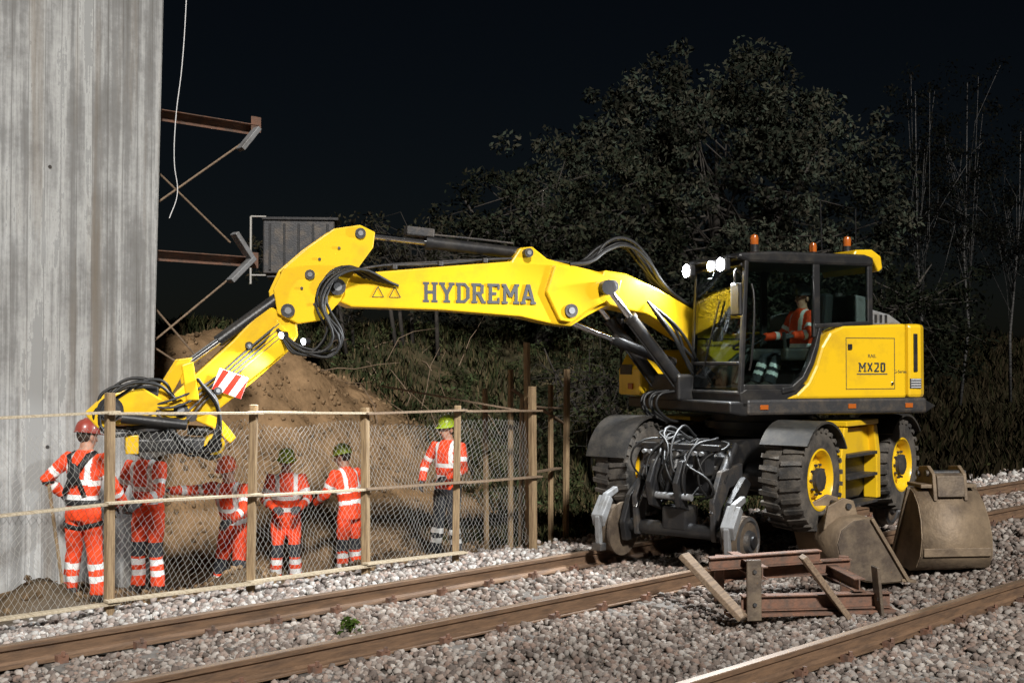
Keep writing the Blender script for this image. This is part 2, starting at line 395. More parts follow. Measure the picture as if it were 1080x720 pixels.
# ---------------------------------------------------------------- concrete pillar + bracing
e=empty('concrete_bridge_pillar',(6.03,12.7,-.7))
v=[(-7,0,0),(0,0,0),(0,1.6,0),(-7,1.6,0),(-7,0,11),(.22,0,11),(.22,1.6,11),(-7,1.6,11)]
mesh_obj('pillar_shaft',v,[(0,3,2,1),(4,5,6,7),(0,1,5,4),(1,2,6,5),(2,3,7,6),(3,0,4,7)],M['conc'],e,bevel=.03)
for k,(xx,zz) in enumerate([(-1.2,1.8),(-1.2,4.9),(-3.4,1.8),(-3.4,4.9),(-1.2,7.6),(-3.4,7.6)]):
    cyl('tie_hole',e,(xx,-.006,zz),(xx,.02,zz),.02,M['dkgrey'])
e=empty('steel_bracing_frame',(6.03,12.95,0))
def angle_bar(nm,z,x1):
    box(nm,e,(x1/2-.2,0,z),(x1+.4,.012,.12),M['rust'],.003)
    box(nm+'_flange',e,(x1/2-.2,-.06,z+.054),(x1+.4,.108,.012),M['rust'],.003)
angle_bar('upper_bar',5.02,1.5); angle_bar('lower_bar',3.32,1.45)
box('upper_end_plate',e,(1.47,-.10,5.08),(.14,.012,.2),M['rust'],.004)
box('lower_end_plate',e,(1.44,-.10,3.34),(.14,.012,.2),M['rust'],.004)
beam('upper_hinge',e,(1.22,-.15,4.72),(1.46,-.15,5.02),.15,.06,M['grey'])
beam('lower_hinge_a',e,(1.14,-.15,3.66),(1.40,-.15,3.32),.15,.06,M['grey'])
beam('lower_hinge_b',e,(1.40,-.155,3.36),(1.08,-.155,3.05),.15,.06,M['grey'])
for k,(a,b) in enumerate([((-.1,4.55),(1.15,3.55)),((-.1,3.75),(1.3,4.82)),((-.1,2.1),(1.15,3.1)),((-.1,2.95),(.75,2.05)),((.0,2.3),(.5,2.0))]):
    cyl('bracing_rod_%d'%k,e,(a[0],-.03,a[1]),(b[0],-.03,b[1]),.013,M['plank_dk'],8)
hose('hanging_cable',None,[(6.50,12.68,8.5),(6.44,12.68,6.4),(6.38,12.66,5.6),(6.30,12.66,4.9),(6.29,12.66,4.4),(6.33,12.66,4.05),(6.24,12.68,3.75)],.006,M['white'])

# equipment cabinet on a mast behind the spoil heap
e=empty('equipment_cabinet',(10.10,15.95,-.42),-38); e.scale=(1.2,1.2,1)
box('cabinet_body',e,(0.03,0,4.32),(.95,.5,.86),M['dkgrey'],.02)
box('cabinet_lid',e,(0.05,0,4.775),(1.02,.55,.05),M['black'],.01)
for k in range(5): box('cabinet_rib_%d'%k,e,(-.35+.19*k,-.262,4.32),(.03,.02,.75),M['black'],.004)
cyl('mast',e,(-.16,0,1.4),(-.16,0,3.9),.055,M['dkgrey'],16)
box('mast_head',e,(0,0,3.86),(.8,.4,.06),M['dkgrey'],.01)
for z in (3.86,4.8):
    cyl('guard_rail_f',e,(-.60,-.27,z),(-.40,-.27,z),.014,M['galv'],10)
cyl('guard_post',e,(-.60,-.27,3.72),(-.60,-.27,4.8),.015,M['galv'],10)

# ---------------------------------------------------------------- fence
fence=empty('timber_mesh_fence',(0,9.75,0))
posts=[(1.4,1.68,0.),(2.85,1.7,.01),(4.25,1.76,.0),(5.66,1.62,.02),(7.0,1.56,-.01),(8.24,1.55,.02),(9.42,1.75,0)]
for k,(s0,top,tl) in enumerate(posts):
    beam('post_%d'%k,fence,(s0,0.02*((k%2)*2-1),-.6),(s0+tl,0,top),.075,.075,M['wood'])
segs=[(-1.5,1.54),(1.4,1.55),(2.9,1.56),(4.25,1.58),(5.66,1.55),(7.0,1.5),(8.24,1.49),(9.45,1.47)]
for k in range(len(segs)-1):
    a,b=segs[k],segs[k+1]; wm=M['plank'] if k<5 else M['plank_dk']
    o=(k%2)*.026
    beam('top_plank_%d'%k,fence,(a[0]-.06,-.055-o,a[1]),(b[0]+.06,-.055-o,b[1]+.01*(k%3-1)),.085,.022,wm,.003)
    beam('mid_plank_%d'%k,fence,(a[0]-.06,-.055-o,a[1]-.80+.02*(k%2)),(b[0]+.06,-.055-o,b[1]-.79),.085,.022,wm,.003)
    if k<6: beam('foot_plank_%d'%k,fence,(a[0]-.06,-.055-o,-.07+.02*(k%2)),(b[0]+.06,-.055-o,-.08),.10,.022,M['plank'],.003)
mb=[];fcs=[];cell=.056
def net(s0,s1,z0,z1,ph):
    nc=int((s1-s0)/cell); nr=int((z1-z0)/(cell*.8)); segl=[]
    def P(i,j):
        x=s0+i*cell*.5+ (cell*.16*math.sin(j*1.3+i*.7)); z=z0+(z1-z0)*j/nr
        tt=((x-4.25)/1.36)%1
        x+=.04*math.sin(z*5+x*2.3)+.018*math.sin(z*13+x*5)
        z+=-.11*math.sin(math.pi*tt)*(j/nr)**2+.025*math.sin(x*4)
        y=.045+.035*math.sin(x*3.1+z*2)+.02*math.sin(x*9+ph)
        return Vector((x,y,z))
    for i in range(nc*2):
        for j in range(nr):
            if (i+j)%2==0: segl.append((P(i,j),P(i+1,j+1)))
            else: segl.append((P(i+1,j),P(i,j+1)))
    for a,b in segl:
        d=(b-a).normalized(); u=d.cross(Vector((0,1,0))).normalized()*.0014; w=Vector((0,.0014,0)); o=len(mb)
        for q in (a,b): mb.extend([q+u,q-u*.6+w,q-u*.6-w])
        for k in range(3):
            k2=(k+1)%3; fcs.append((o+k,o+k2,o+3+k2,o+3+k))
net(-1.0,9.4,-.12,1.5,0)
fast_mesh('netting',np.array([v[:] for v in mb]),np.array(fcs),M['galv'],None,fence)
e=empty('timber_fence_corner',(9.6,10.2,0))
for k,(x,y,top,w) in enumerate([(0,-.2,2.28,.07),(.12,.25,1.95,.06),(.05,.0,1.6,.05),(.62,.35,1.45,.06),(.78,.2,1.75,.06),(1.0,.15,1.95,.07),(.3,.9,1.7,.06)]):
    beam('stake_%d'%k,e,(x,y,-.6),(x+.03*(k%3-1),y,top),w,w*.8,M['wood'])
for k,(a,b) in enumerate([((0,-.25,1.5),(.85,.1,1.45)),((0,-.25,.7),(.85,.12,.68)),((-1.4,.9,1.75),(-.05,-.1,1.45)),((.1,.2,1.7),(1.0,.2,1.25))]):
    beam('corner_plank_%d'%k,e,a,b,.08,.022,M['plank_dk'],.003)

# ---------------------------------------------------------------- excavator
exc=empty('rail_excavator',(11.24,7.76,0),0)
und=empty('undercarriage',(0,0,0),188,exc)
tur=empty('upper_structure',(0,0,0),157,exc)
def wheel(x,y,sign):
    c=(x,y,.83)
    lathe('tyre',und,[(.30,-.20),(.36,-.215),(.45,-.215),(.50,-.20),(.515,-.15),(.52,0),(.515,.15),(.50,.20),(.45,.215),(.36,.215),(.30,.20),(.29,.0),(.30,-.20)],c,M['rubber'],seg=48)
    mb=MB()
    for k in range(26):
        for sd in (-1,1):
            th=2*math.pi*(k+(.5 if sd>0 else 0))/26
            pts=[]
            for rr in (.505,.548):
                for (dy,dt) in ((.015,-.05),(.015,.035),(.225,.075),(.225,-.01)):
                    rr2=rr-(.02 if dy>.2 else 0)
                    pts.append((c[0]+rr2*math.cos(th+dt),c[1]+sd*dy,c[2]+rr2*math.sin(th+dt)))
            mb.add((pts,[(0,3,2,1),(4,5,6,7),(0,1,5,4),(1,2,6,5),(2,3,7,6),(3,0,4,7)]))
    mb.obj('tyre_tread',M['rubber'],und,smooth=False)
    sg=sign
    lathe('wheel_rim',und,[(.305,.19),(.32,.21),(.30,.215),(.285,.19),(.27,.10),(.20,.07),(.19,.13),(.15,.17),(.0,.17)],c,M['yellow'],sign=sg)
    lathe('wheel_hub',und,[(.12,.16),(.12,.215),(.09,.23),(0,.23)],c,M['dkgrey'],sign=sg)
    for k in range(10):
        th=2*math.pi*k/10
        a=(c[0]+.155*math.cos(th),c[1]+sg*.165,c[2]+.155*math.sin(th)); cyl('wheel_nut',und,a,(a[0],a[1]+sg*.03,a[2]),.014,M['dkgrey'],6)
for x in (1.15,-1.15):
    wheel(x,1.02,1); wheel(x,-1.02,-1)
    cyl('axle',und,(x,-.85,.83),(x,.85,.83),.13,M['dkgrey'])
    box('axle_housing',und,(x,0,.85),(.42,.6,.42),M['black'],.05)
def fender(x,y,w,a0,a1,m,r=.63,nm='fender'):
    pts=[];k=12
    for q in range(k+1):
        t=R(a0+(a1-a0)*q/k); pts.append((x+r*math.cos(t),.83+r*math.sin(t)))
    for q in range(k,-1,-1):
        t=R(a0+(a1-a0)*q/k); pts.append((x+(r-.025)*math.cos(t),.83+(r-.025)*math.sin(t)))
    V=[(a,y-w/2,b) for a,b in pts]+[(a,y+w/2,b) for a,b in pts]; n=len(pts)
    F=[(i,i+n,(i+1)%n+n,(i+1)%n) for i in range(n)]
    for q in range(k):
        F.append((q,q+1,n-2-q,n-1-q)); F.append((q+n,q+1+n,2*n-2-q,2*n-1-q))
    o=mesh_obj(nm,V,F,m,und); autosmooth(o,40)
fender(1.15,1.04,.52,38,150,M['blackm'],.60); fender(1.15,-1.04,.52,15,150,M['blackm'],.60); fender(-1.15,1.04,.50,40,140,M['blackm'],.60); fender(-1.15,-1.04,.5,40,140,M['blackm'],.60)
prism('chassis_frame',und,[(1.55,.75),(1.6,1.05),(1.2,1.2),(-1.4,1.2),(-1.75,1.0),(-1.7,.7),(-.6,.55),(.6,.55)],-.42,.42,M['black'],.02)
box('chassis_crossmember',und,(0,0,1.12),(1.1,1.7,.16),M['dkgrey'],.02)
cyl('slew_ring',und,(0,0,1.2),(0,0,1.47),.58,M['dkgrey'],48)
cyl('slew_ring_gear',und,(0,0,1.28),(0,0,1.36),.66,M['black'],48)
for sg in (1,-1):
    prism('side_tool_box',und,[(.50,.62),(.50,1.0),(.42,1.30),(-.42,1.30),(-.50,1.0),(-.50,.62),(-.3,.52),(.3,.52)],sg*.72,sg*1.05,M['black'],.02)
    prism('side_panel',und,[(.46,1.0),(.40,1.31),(-.40,1.31),(-.46,1.0)],sg*1.05,sg*1.12,M['yellow'],.015)
    prism('side_panel_frame_front',und,[(.55,.50),(.55,1.0),(.46,1.33),(.36,1.33),(.44,.98),(.44,.50)],sg*1.04,sg*1.20,M['yellow'],.012)
    prism('side_panel_frame_top',und,[(.45,1.34),(-.45,1.34),(-.45,1.40),(.45,1.40)],sg*.70,sg*1.22,M['yellow'],.012)
    prism('side_panel_frame_rear',und,[(-.55,.50),(-.55,1.0),(-.46,1.33),(-.36,1.33),(-.44,.98),(-.44,.50)],sg*1.04,sg*1.20,M['yellow'],.012)
    for z in (.48,.78,1.02): box('step_tread',und,(0,sg*1.12,z),(.82,.2,.035),M['dkgrey'],.006)
rq=random.Random(12)
for sx in (1,-1):
    X0=1.92*sx
    for sy in (1,-1):
        c=(X0,sy*.75,.25)
        lathe('rail_wheel',und,[(.0,-.06),(.25,-.06),(.25,.05),(.285,.055),(.285,.08),(.0,.085)],c,M['bucketd'],sign=-sy,seg=36)
        lathe('rail_wheel_face',und,[(.245,.06),(.21,.075),(.18,.05),(.12,.05),(.10,.10),(.0,.11)],c,M['dkgrey'],sign=sy,seg=28)
        cyl('rail_wheel_hub',und,(X0,sy*.6,.25),(X0,sy*.88,.25),.06,M['black'])
        prism('rail_arm',und,[(X0+.10*sx,.14),(X0+.15*sx,.34),(X0+.02*sx,.62),(X0-.3*sx,.86),(X0-.42*sx,.78),(X0-.14*sx,.45),(X0-.1*sx,.15)],sy*.56,sy*.63,M['black'],.012)
        prism('rail_guard',und,[(X0+.30*sx,.10),(X0+.36*sx,.10),(X0+.38*sx,.40),(X0+.22*sx,.64),(X0+.02*sx,.70),(X0-.0*sx,.64),(X0+.17*sx,.58),(X0+.32*sx,.37)],sy*.73,sy*.79,M['grey'],.010)
        prism('guard_plate',und,[(X0+.33*sx,.30),(X0+.37*sx,.42),(X0+.22*sx,.62),(X0+.16*sx,.57)],sy*.69,sy*.84,M['grey'],.010)
        prism('guard_foot',und,[(X0+.28*sx,.05),(X0+.39*sx,.05),(X0+.39*sx,.13),(X0+.28*sx,.13)],sy*.70,sy*.82,M['dkgrey'],.01)
        cyl('rail_cylinder',und,(X0-.45*sx,sy*.42,1.16),(X0-.10*sx,sy*.44,.80),.055,M['black'])
        cyl('rail_cylinder_rod',und,(X0-.10*sx,sy*.44,.80),(X0+.10*sx,sy*.45,.50),.03,M['chrome'])
    cyl('rail_axle_tube',und,(X0,-.6,.30),(X0,.6,.30),.075,M['black'])
    box('axle_bearing_block',und,(X0-.05*sx,0,.42),(.26,.30,.26),M['black'],.03)
    box('rail_gear_carrier',und,(X0-.30*sx,0,.80),(.34,.62,.30),M['black'],.03)
    for y in (-.46,.46):
        prism('carrier_arm',und,[(X0-.5*sx,.98),(X0-.05*sx,.92),(X0+.12*sx,.62),(X0+.08*sx,.22),(X0-.06*sx,.20),(X0-.08*sx,.55),(X0-.22*sx,.74),(X0-.5*sx,.78)],y-.03,y+.03,M['dkgrey'],.012)
    for ya in (-.22,.10):
        prism('coupler_hook',und,[(X0+.02*sx,.50),(X0+.22*sx,.56),(X0+.28*sx,.80),(X0+.16*sx,1.02),(X0+.02*sx,1.04),(X0+.10*sx,.84),(X0+.10*sx,.68)],ya,ya+.06,M['black'],.01)
    cyl('coupler_pin',und,(X0+.16*sx,-.30,.66),(X0+.16*sx,.26,.66),.035,M['grey'],16)
    cyl('coupler_cylinder',und,(X0-.05*sx,-.03,1.10),(X0+.12*sx,-.03,.62),.06,M['black'],18)
    box('valve_block_a',und,(X0-.10*sx,-.32,1.05),(.2,.22,.20),M['dkgrey'],.015); box('valve_block_b',und,(X0-.05*sx,.28,1.0),(.18,.16,.26),M['black'],.015)
    for y in (-.36,-.28,.24,.32): cyl('valve_fitting',und,(X0-.0*sx,y,1.10),(X0+.09*sx,y,1.10),.022,M['grey'],10)
    box('cross_bar',und,(X0+.0*sx,0,1.16),(.07,1.0,.06),M['black'],.012)
    for k in range(13):
        y=rq.uniform(-.5,.5); u=rq.uniform
        hose('rail_gear_hose_%d'%k,und,[(X0-.45*sx,y*.6,1.16+u(0,.08)),(X0-.15*sx+u(-.08,.08),y+u(-.15,.15),1.18+u(-.08,.2)),(X0+.06*sx+u(-.06,.12),y+u(-.2,.2),1.0+u(-.2,.16)),(X0+u(-.1,.18)*sx,y+u(-.2,.2),.78+u(-.2,.1)),(X0-.08*sx,y*.7,.60+u(-.1,.2))],u(.011,.018))

# -- upper structure
prism('slew_deck',tur,[(1.15,1.50),(1.15,1.62),(-1.35,1.62),(-1.5,1.55),(-1.35,1.47),(1.0,1.47)],-1.2,1.2,M['black'],.02)
box('deck_side_skirt',tur,(-.2,1.17,1.56),(2.3,.1,.17),M['dkgrey'],.03)
for x in (.75,-.35,-1.1): box('skirt_lamp',tur,(x,1.225,1.56),(.10,.012,.05),M['amber'],.004)
body=[(.50,1.64),(.34,1.70),(.20,1.82),(.10,2.0),(.03,2.2),(-.08,2.36),(-.25,2.43),(-1.08,2.46),(-1.08,1.64)]
prism('engine_side_cover',tur,body,1.0,1.215,M['yellow'],.035)
prism('engine_side_cover_far',tur,[(-.3,1.64),(-.3,2.4),(-1.08,2.46),(-1.08,1.64)],-1.0,-1.215,M['yellow'],.03)
prism('engine_bay',tur,[(-.66,1.60),(-.66,2.42),(-1.2,2.40),(-1.2,1.60)],-1.01,1.01,M['dkgrey'],.02)
def rounded_cw(z0,z1,grow=0,m='yellow',nm='counterweight'):
    pl=[(-1.10,1.215+grow),(-1.28,1.205+grow),(-1.38,1.13+grow),(-1.47,.95+grow),(-1.52,.7),(-1.56-grow,.4),(-1.57-grow,0),(-1.56-grow,-.4),(-1.51,-.85),(-1.42,-1.10-grow),(-1.28,-1.205-grow),(-1.10,-1.215-grow)]
    n=len(pl); V=[(x,y,z0) for x,y in pl]+[(x,y,z1) for x,y in pl]
    F=[tuple(range(n)),tuple(range(n,2*n))]+[(i,(i+1)%n,(i+1)%n+n,i+n) for i in range(n)]
    mesh_obj(nm,V,F,M[m],tur,bevel=.04)
rounded_cw(1.64,2.46); rounded_cw(1.50,1.635,-.01,'dkgrey','counterweight_base')
box('counterweight_badge',tur,(-1.20,1.213,1.80),(.15,.014,.11),M['decalg'],.002)
for k in range(4): box('counterweight_stripe_%d'%k,tur,(-1.20,1.2215,1.76+.028*k),(.13,.004,.010),M['white'],.0)
box('vent_slit',tur,(-1.20,1.216,2.14),(.05,.018,.42),M['black'],.006)
def ring(nm,x0,x1,z0,z1,y,t,m):
    for (a,b,c,d) in ((x0,x1,z0,z0+t),(x0,x1,z1-t,z1),(x0,x0+t,z0+t,z1-t),(x1-t,x1,z0+t,z1-t)):
        box(nm,tur,((a+b)/2,y,(c+d)/2),(abs(b-a),.005,abs(d-c)),m,0)
ring('service_door_seam',-.92,-.28,1.74,2.30,1.2155,.007,M['decal'])
box('door_handle',tur,(-.33,1.223,2.20),(.05,.02,.06),M['black'],.006)
box('door_lock',tur,(-.88,1.223,1.80),(.03,.018,.03),M['chrome'],.004)
lettering('model_lettering',tur,'MX20',-.44,1.93,.10,.95,1.2155,M['decal'])
box('decal_swoosh',tur,(-.62,1.2165,1.905),(.40,.004,.012),M['decalg'],0)
text('rail_lettering',tur,'RAIL',.055,(-.62,1.217,2.10),(R(90),0,R(180)),M['decal'],.001)
text('series_lettering',tur,'G-Series',.048,(-.995,1.217,1.93),(R(90),0,R(180)),M['decal'],.001)
prism('engine_hood',tur,[(-.68,2.42),(-.68,2.62),(-.85,2.66),(-1.20,2.58),(-1.38,2.47)],-.9,.80,M['grey'],.03)
for k in range(6): box('hood_louvre_%d'%k,tur,(-.78-.07*k,.805,2.53),(.03,.012,.09),M['black'],.002)
prism('air_intake',tur,[(-.68,2.4),(-.68,2.80),(-.90,2.76),(-.95,2.4)],.35,.85,M['grey'],.03)
cyl('exhaust_pipe',tur,(-1.0,.1,2.6),(-1.0,.1,2.86),.05,M['dkgrey'])
prism('storage_body',tur,[(1.28,1.64),(1.28,1.95),(1.15,2.18),(-.3,2.2),(-.3,1.64)],-1.215,-.62,M['yellow'],.03)
box('storage_lamp',tur,(1.29,-.85,1.75),(.02,.12,.07),M['amber'],.005)
box('storage_grille',tur,(1.285,-.98,1.95),(.02,.3,.12),M['black'],.005)
cyl('mirror_post',tur,(1.2,-1.3,1.7),(1.2,-1.3,2.55),.016,M['black'],8)
box('rear_view_mirror',tur,(1.22,-1.3,2.42),(.05,.2,.32),M['black'],.02)
for k in range(2): hose('front_handrail_%d'%k,tur,[(1.25,-1.15+.45*k,2.15),(1.25,-1.15+.45*k,2.5),(1.0,-1.15+.45*k,2.6),(.5,-1.15+.45*k,2.6),(.45,-1.15+.45*k,2.2)],.014,M['black'])
Y0,Y1=.12,1.2
prism('cab_floor',tur,[(1.0,1.55),(1.03,1.72),(.95,1.76),(-.62,1.76),(-.62,1.55)],Y0,Y1,M['black'],.02)
prism('cab_roof',tur,[(.98,3.10),(1.06,3.13),(1.02,3.18),(.6,3.21),(-.55,3.21),(-.66,3.18),(-.66,3.08),(.9,3.08)],Y0-.01,Y1+.01,M['black'],.03)
prism('cab_roof_rear_cap',tur,[(-.40,3.18),(-.44,3.26),(-.66,3.27),(-.78,3.20),(-.80,3.06),(-.74,3.02),(-.70,3.1),(-.665,3.16)],Y0+.05,Y1-.02,M['yellow'],.02)
def pil(nm,a,b,w=.05,d=.05): beam(nm,tur,a,b,w,d,M['black'],.012)
pil('a_pillar_near',(1.0,Y1-.03,1.7),(.93,Y1-.03,3.12),.055,.05)
pil('a_pillar_far',(1.0,Y0+.03,1.7),(.93,Y0+.03,3.12),.055,.05)
pil('b_pillar_near',(.07,Y1-.03,2.3),(.07,Y1-.03,3.12),.09,.05)
pil('b_pillar_far',(.07,Y0+.03,1.7),(.07,Y0+.03,3.12),.08,.05)
pil('c_pillar_near',(-.62,Y1-.03,2.3),(-.62,Y1-.03,3.12),.07,.05)
pil('c_pillar_far',(-.62,Y0+.03,1.7),(-.62,Y0+.03,3.12),.07,.05)
pil('door_bottom_rail',(.98,Y1-.025,1.77),(.2,Y1-.025,1.77),.05,.06)
pil('window_sill_rear',(.1,Y1-.02,2.42),(-.62,Y1-.02,2.46),.05,.05)
pil('windshield_crossbar',(1.0,Y0+.05,2.02),(1.0,Y1-.05,2.02),.04,.04)
pil('windshield_top',(.95,Y0+.05,3.06),(.95,Y1-.05,3.06),.06,.04)
prism('door_curved_edge',tur,[(.52,1.76),(.40,1.78),(.27,1.88),(.18,2.04),(.11,2.22),(.06,2.40),(.02,2.40),(.06,2.2),(.13,2.0),(.22,1.84),(.36,1.73),(.52,1.70)],Y1-.06,Y1+.02,M['black'],.008)
prism('cab_rear_lower',tur,[(-.60,1.7),(-.60,2.42),(-.64,2.42),(-.64,1.7)],Y0,1.0,M['black'],.01)
prism('door_glass',tur,[(.965,1.79),(.90,3.09),(.11,3.09),(.11,2.3),(.2,2.0),(.4,1.79)],Y1-.025,Y1-.018,M['glass'],0)
prism('rear_side_glass',tur,[(.03,2.44),(.03,3.09),(-.59,3.09),(-.59,2.47)],Y1-.025,Y1-.018,M['glass'],0)
V=[(1.01,Y0+.05,1.75),(1.01,Y1-.05,1.75),(.95,Y1-.05,3.07),(.95,Y0+.05,3.07)]
mesh_obj('windshield_glass',V,[(0,1,2,3)],M['glass'],tur)
mesh_obj('far_side_glass',[(1.0,Y0+.02,1.78),(.93,Y0+.02,3.08),(-.6,Y0+.02,3.08),(-.6,Y0+.02,1.78)],[(0,1,2,3)],M['glass'],tur)
mesh_obj('rear_glass',[(-.62,Y0+.05,2.44),(-.62,Y1-.05,2.46),(-.62,Y1-.05,3.08),(-.62,Y0+.05,3.08)],[(0,1,2,3)],M['glass'],tur)
for z in (2.3,2.55,2.8): pil('side_guard_bar',(.95,Y0-.02,z),(.1,Y0-.02,z),.02,.02)
hose('grab_rail',tur,[(.93,Y1+.03,1.95),(.93,Y1+.07,2.05),(.90,Y1+.07,2.75),(.90,Y1+.03,2.85)],.011,M['black'])
hose('door_grab',tur,[(.14,Y1+.02,2.45),(.16,Y1+.06,2.5),(.16,Y1+.06,2.9),(.14,Y1+.02,2.95)],.010,M['black'])
beam('wiper_arm',tur,(1.03,.45,1.95),(1.0,.75,2.7),.015,.015,M['black'],0)
hose('mirror_arm',tur,[(1.0,Y1,2.95),(1.12,Y1+.08,2.98),(1.14,Y1+.10,2.85)],.012,M['black'])
box('cab_mirror',tur,(1.12,Y1+.10,2.68),(.05,.18,.34),M['black'],.02)
box('seat_base',tur,(-.05,.66,2.0),(.5,.5,.14),M['seat'],.05); box('seat_pedestal',tur,(-.05,.66,1.84),(.35,.35,.2),M['black'],.02)
prism('seat_back',tur,[(-.32,2.02),(-.2,2.02),(-.26,2.8),(-.38,2.8)],.43,.89,M['seat'],.04)
box('left_console',tur,(.12,1.0,2.12),(.5,.12,.14),M['dkgrey'],.03); box('right_console',tur,(.12,.34,2.12),(.5,.12,.14),M['dkgrey'],.03)
for y in (1.0,.34): cyl('joystick',tur,(.34,y,2.18),(.36,y,2.36),.02,M['black'],10)
cyl('steering_column',tur,(.75,.66,1.8),(.58,.66,2.22),.04,M['black'],12)
rg=[Vector((.58,.66,2.25))+(Vector((0,1,0))*math.cos(t)+Vector((.42,0,.9)).cross(Vector((0,1,0))).normalized()*math.sin(t))*.18 for t in [2*math.pi*q/20 for q in range(21)]]
V,F=tube_data(rg,[.014]*21,8); mesh_obj('steering_wheel',V,F,M['black'],tur,True)
box('display',tur,(.75,.28,2.35),(.03,.2,.16),M['dkgrey'],.01)
def lampunit(nm,x,y,z,m='lamp',r=.05,power=0,rx=62,fr=0):
    box(nm+'_housing',tur,(x-.035,y,z),(.07,.18,.13),M['black'],.015)
    o=cyl(nm+'_lens',tur,(x+.002,y,z),(x+.012,y,z),r,M[m],20)
    if power:
        l=bpy.data.lights.new(nm+'_light','SPOT'); l.energy=power; l.spot_size=R(145); l.spot_blend=.7; l.shadow_soft_size=.06; l.color=(.93,.97,1)
        o=bpy.data.objects.new(nm+'_light',l); o.location=(x+.04,y,z)
        d=Vector((math.sin(R(rx)),math.sin(R(fr)),-math.cos(R(rx)))); o.rotation_euler=(-d).to_track_quat('Z','Y').to_euler(); link(o,tur)
lampunit('roof_lamp_far',1.10,.20,3.06,power=300,r=.070,fr=18,rx=52)
lampunit('roof_lamp_near',1.10,.95,3.07,power=1300,r=.070,fr=32,rx=54)
lampunit('roof_lamp_mid',1.10,.74,3.07,'lamp',.055)
def beacon(nm,x,y,z):
    cyl(nm+'_base',tur,(x,y,z-.05),(x,y,z+.03),.05,M['black'],16); lathe(nm,tur,[(.0,.0),(.043,.0),(.045,.07),(.036,.10),(.0,.115)],(x,y,z+.03),M['amber'],axis='Z',seg=18)
beacon('beacon',.72,1.0,3.26); cyl('beacon_stem',tur,(.72,1.0,3.2),(.72,1.0,3.26),.018,M['black'],8)
beacon('rear_beacon',-.5,.95,3.29); beacon('rear_beacon_far',-.40,.45,3.27)
cyl('antenna',tur,(-.35,.7,3.2),(-.33,.7,3.85),.006,M['black'],6); cyl('antenna_b',tur,(-.52,1.08,3.24),(-.52,1.08,3.72),.005,M['black'],6)
# boom
B=-.2
prism('boom_foot_bracket',tur,[(.5,1.6),(.62,1.95),(.35,2.15),(.0,2.1),(-.15,1.6)],B-.3,B-.23,M['dkgrey'],.015)
prism('boom_foot_bracket_near',tur,[(.5,1.6),(.62,1.95),(.35,2.15),(.0,2.1),(-.15,1.6)],B+.23,B+.3,M['dkgrey'],.015)
prism('lower_boom',tur,[(2.02,3.06),(1.75,3.03),(1.35,2.87),(.81,2.60),(.30,2.3),(.05,2.05),(.05,1.85),(.25,1.78),(.81,2.20),(1.5,2.58),(1.95,2.66),(2.12,2.82)],B-.19,B+.19,M['yellow'],.02)
main=[(1.72,2.98),(2.30,3.09),(2.68,3.17),(2.86,3.30),(3.0,3.28),(3.10,3.13),(3.89,3.05),(4.81,2.95),(5.05,2.93),(5.12,2.80),(5.0,2.66),(4.86,2.60),(3.89,2.585),(3.0,2.53),(2.60,2.45),(2.40,2.43),(2.2,2.55),(1.76,2.76)]
prism('main_boom',tur,main,B-.145,B+.145,M['yellow'],.018)
prism('main_boom_reinforcement',tur,[(1.80,2.96),(2.28,3.06),(2.62,3.10),(2.72,2.8),(2.56,2.49),(2.42,2.47),(2.22,2.6),(1.84,2.79)],B-.205,B+.205,M['yellow'],.02)
for (x,z,r) in ((2.43,2.60,.075),(1.93,2.88,.07),(5.02,2.80,.085),(2.93,3.22,.05),(.22,1.93,.07)):
    cyl('boom_pin',tur,(x,B-.235,z),(x,B+.235,z),r,M['dkgrey'],20); cyl('boom_pin_cap',tur,(x,B-.245,z),(x,B+.245,z),r*.5,M['grey'],14)
lettering('boom_lettering',tur,'HYDREMA',4.10,2.665,.215,.87,B+.146,M['decalg'])
for x in (4.40,4.58):
    a=.06
    for (p,q) in (((x-a,2.71),(x+a,2.71)),((x+a,2.71),(x,2.82)),((x,2.82),(x-a,2.71))):
        beam('warning_triangle',tur,(p[0],B+.147,p[1]),(q[0],B+.147,q[1]),.012,.006,M['decal'],0)
for k,(dz) in enumerate((3.06,3.09)):
    hose('boom_pipe_%d'%k,tur,[(2.2,B+.10-.14*k,3.13),(3.1,B+.10-.14*k,3.16),(3.9,B+.10-.14*k,dz+.02),(4.8,B+.10-.14*k,2.99),(5.0,B+.16-.3*k,2.9)],.014,M['dkgrey'])
for x in (3.4,3.9,4.4): box('pipe_clamp',tur,(x,B+.02,3.16-(x-3.1)*.10),(.05,.26,.05),M['dkgrey'],.006)
for sg in (-1,1):
    y=B+sg*.275
    a=Vector((1.05,y,1.72)); b=Vector((2.02,y,2.86)); mcy=a.lerp(b,.72)
    cyl('lift_cylinder',tur,a,mcy,.068,M['black']); cyl('lift_cylinder_rod',tur,mcy,b,.038,M['chrome']); cyl('lift_cylinder_collar',tur,a.lerp(b,.69),mcy,.08,M['black'])
    cyl('lift_cylinder_eye',tur,(b.x,y-.05,b.z),(b.x,y+.05,b.z),.085,M['black'])
    hose('lift_cylinder_pipe',tur,[a+Vector((.12,0,.0)),a.lerp(b,.3)+Vector((.1,0,0)),a.lerp(b,.65)+Vector((.09,0,0))],.012)
a=Vector((2.40,B,2.50)); b=Vector((1.05,B,2.02))
cyl('adjust_cylinder_rod',tur,a,a.lerp(b,.45),.035,M['chrome']); cyl('adjust_cylinder',tur,a.lerp(b,.42),b,.065,M['black'])
box('boom_base_block',tur,(1.0,B,1.75),(.4,.75,.3),M['black'],.03)
a=Vector((2.93,B,3.23)); b=Vector((4.74,B,3.37))
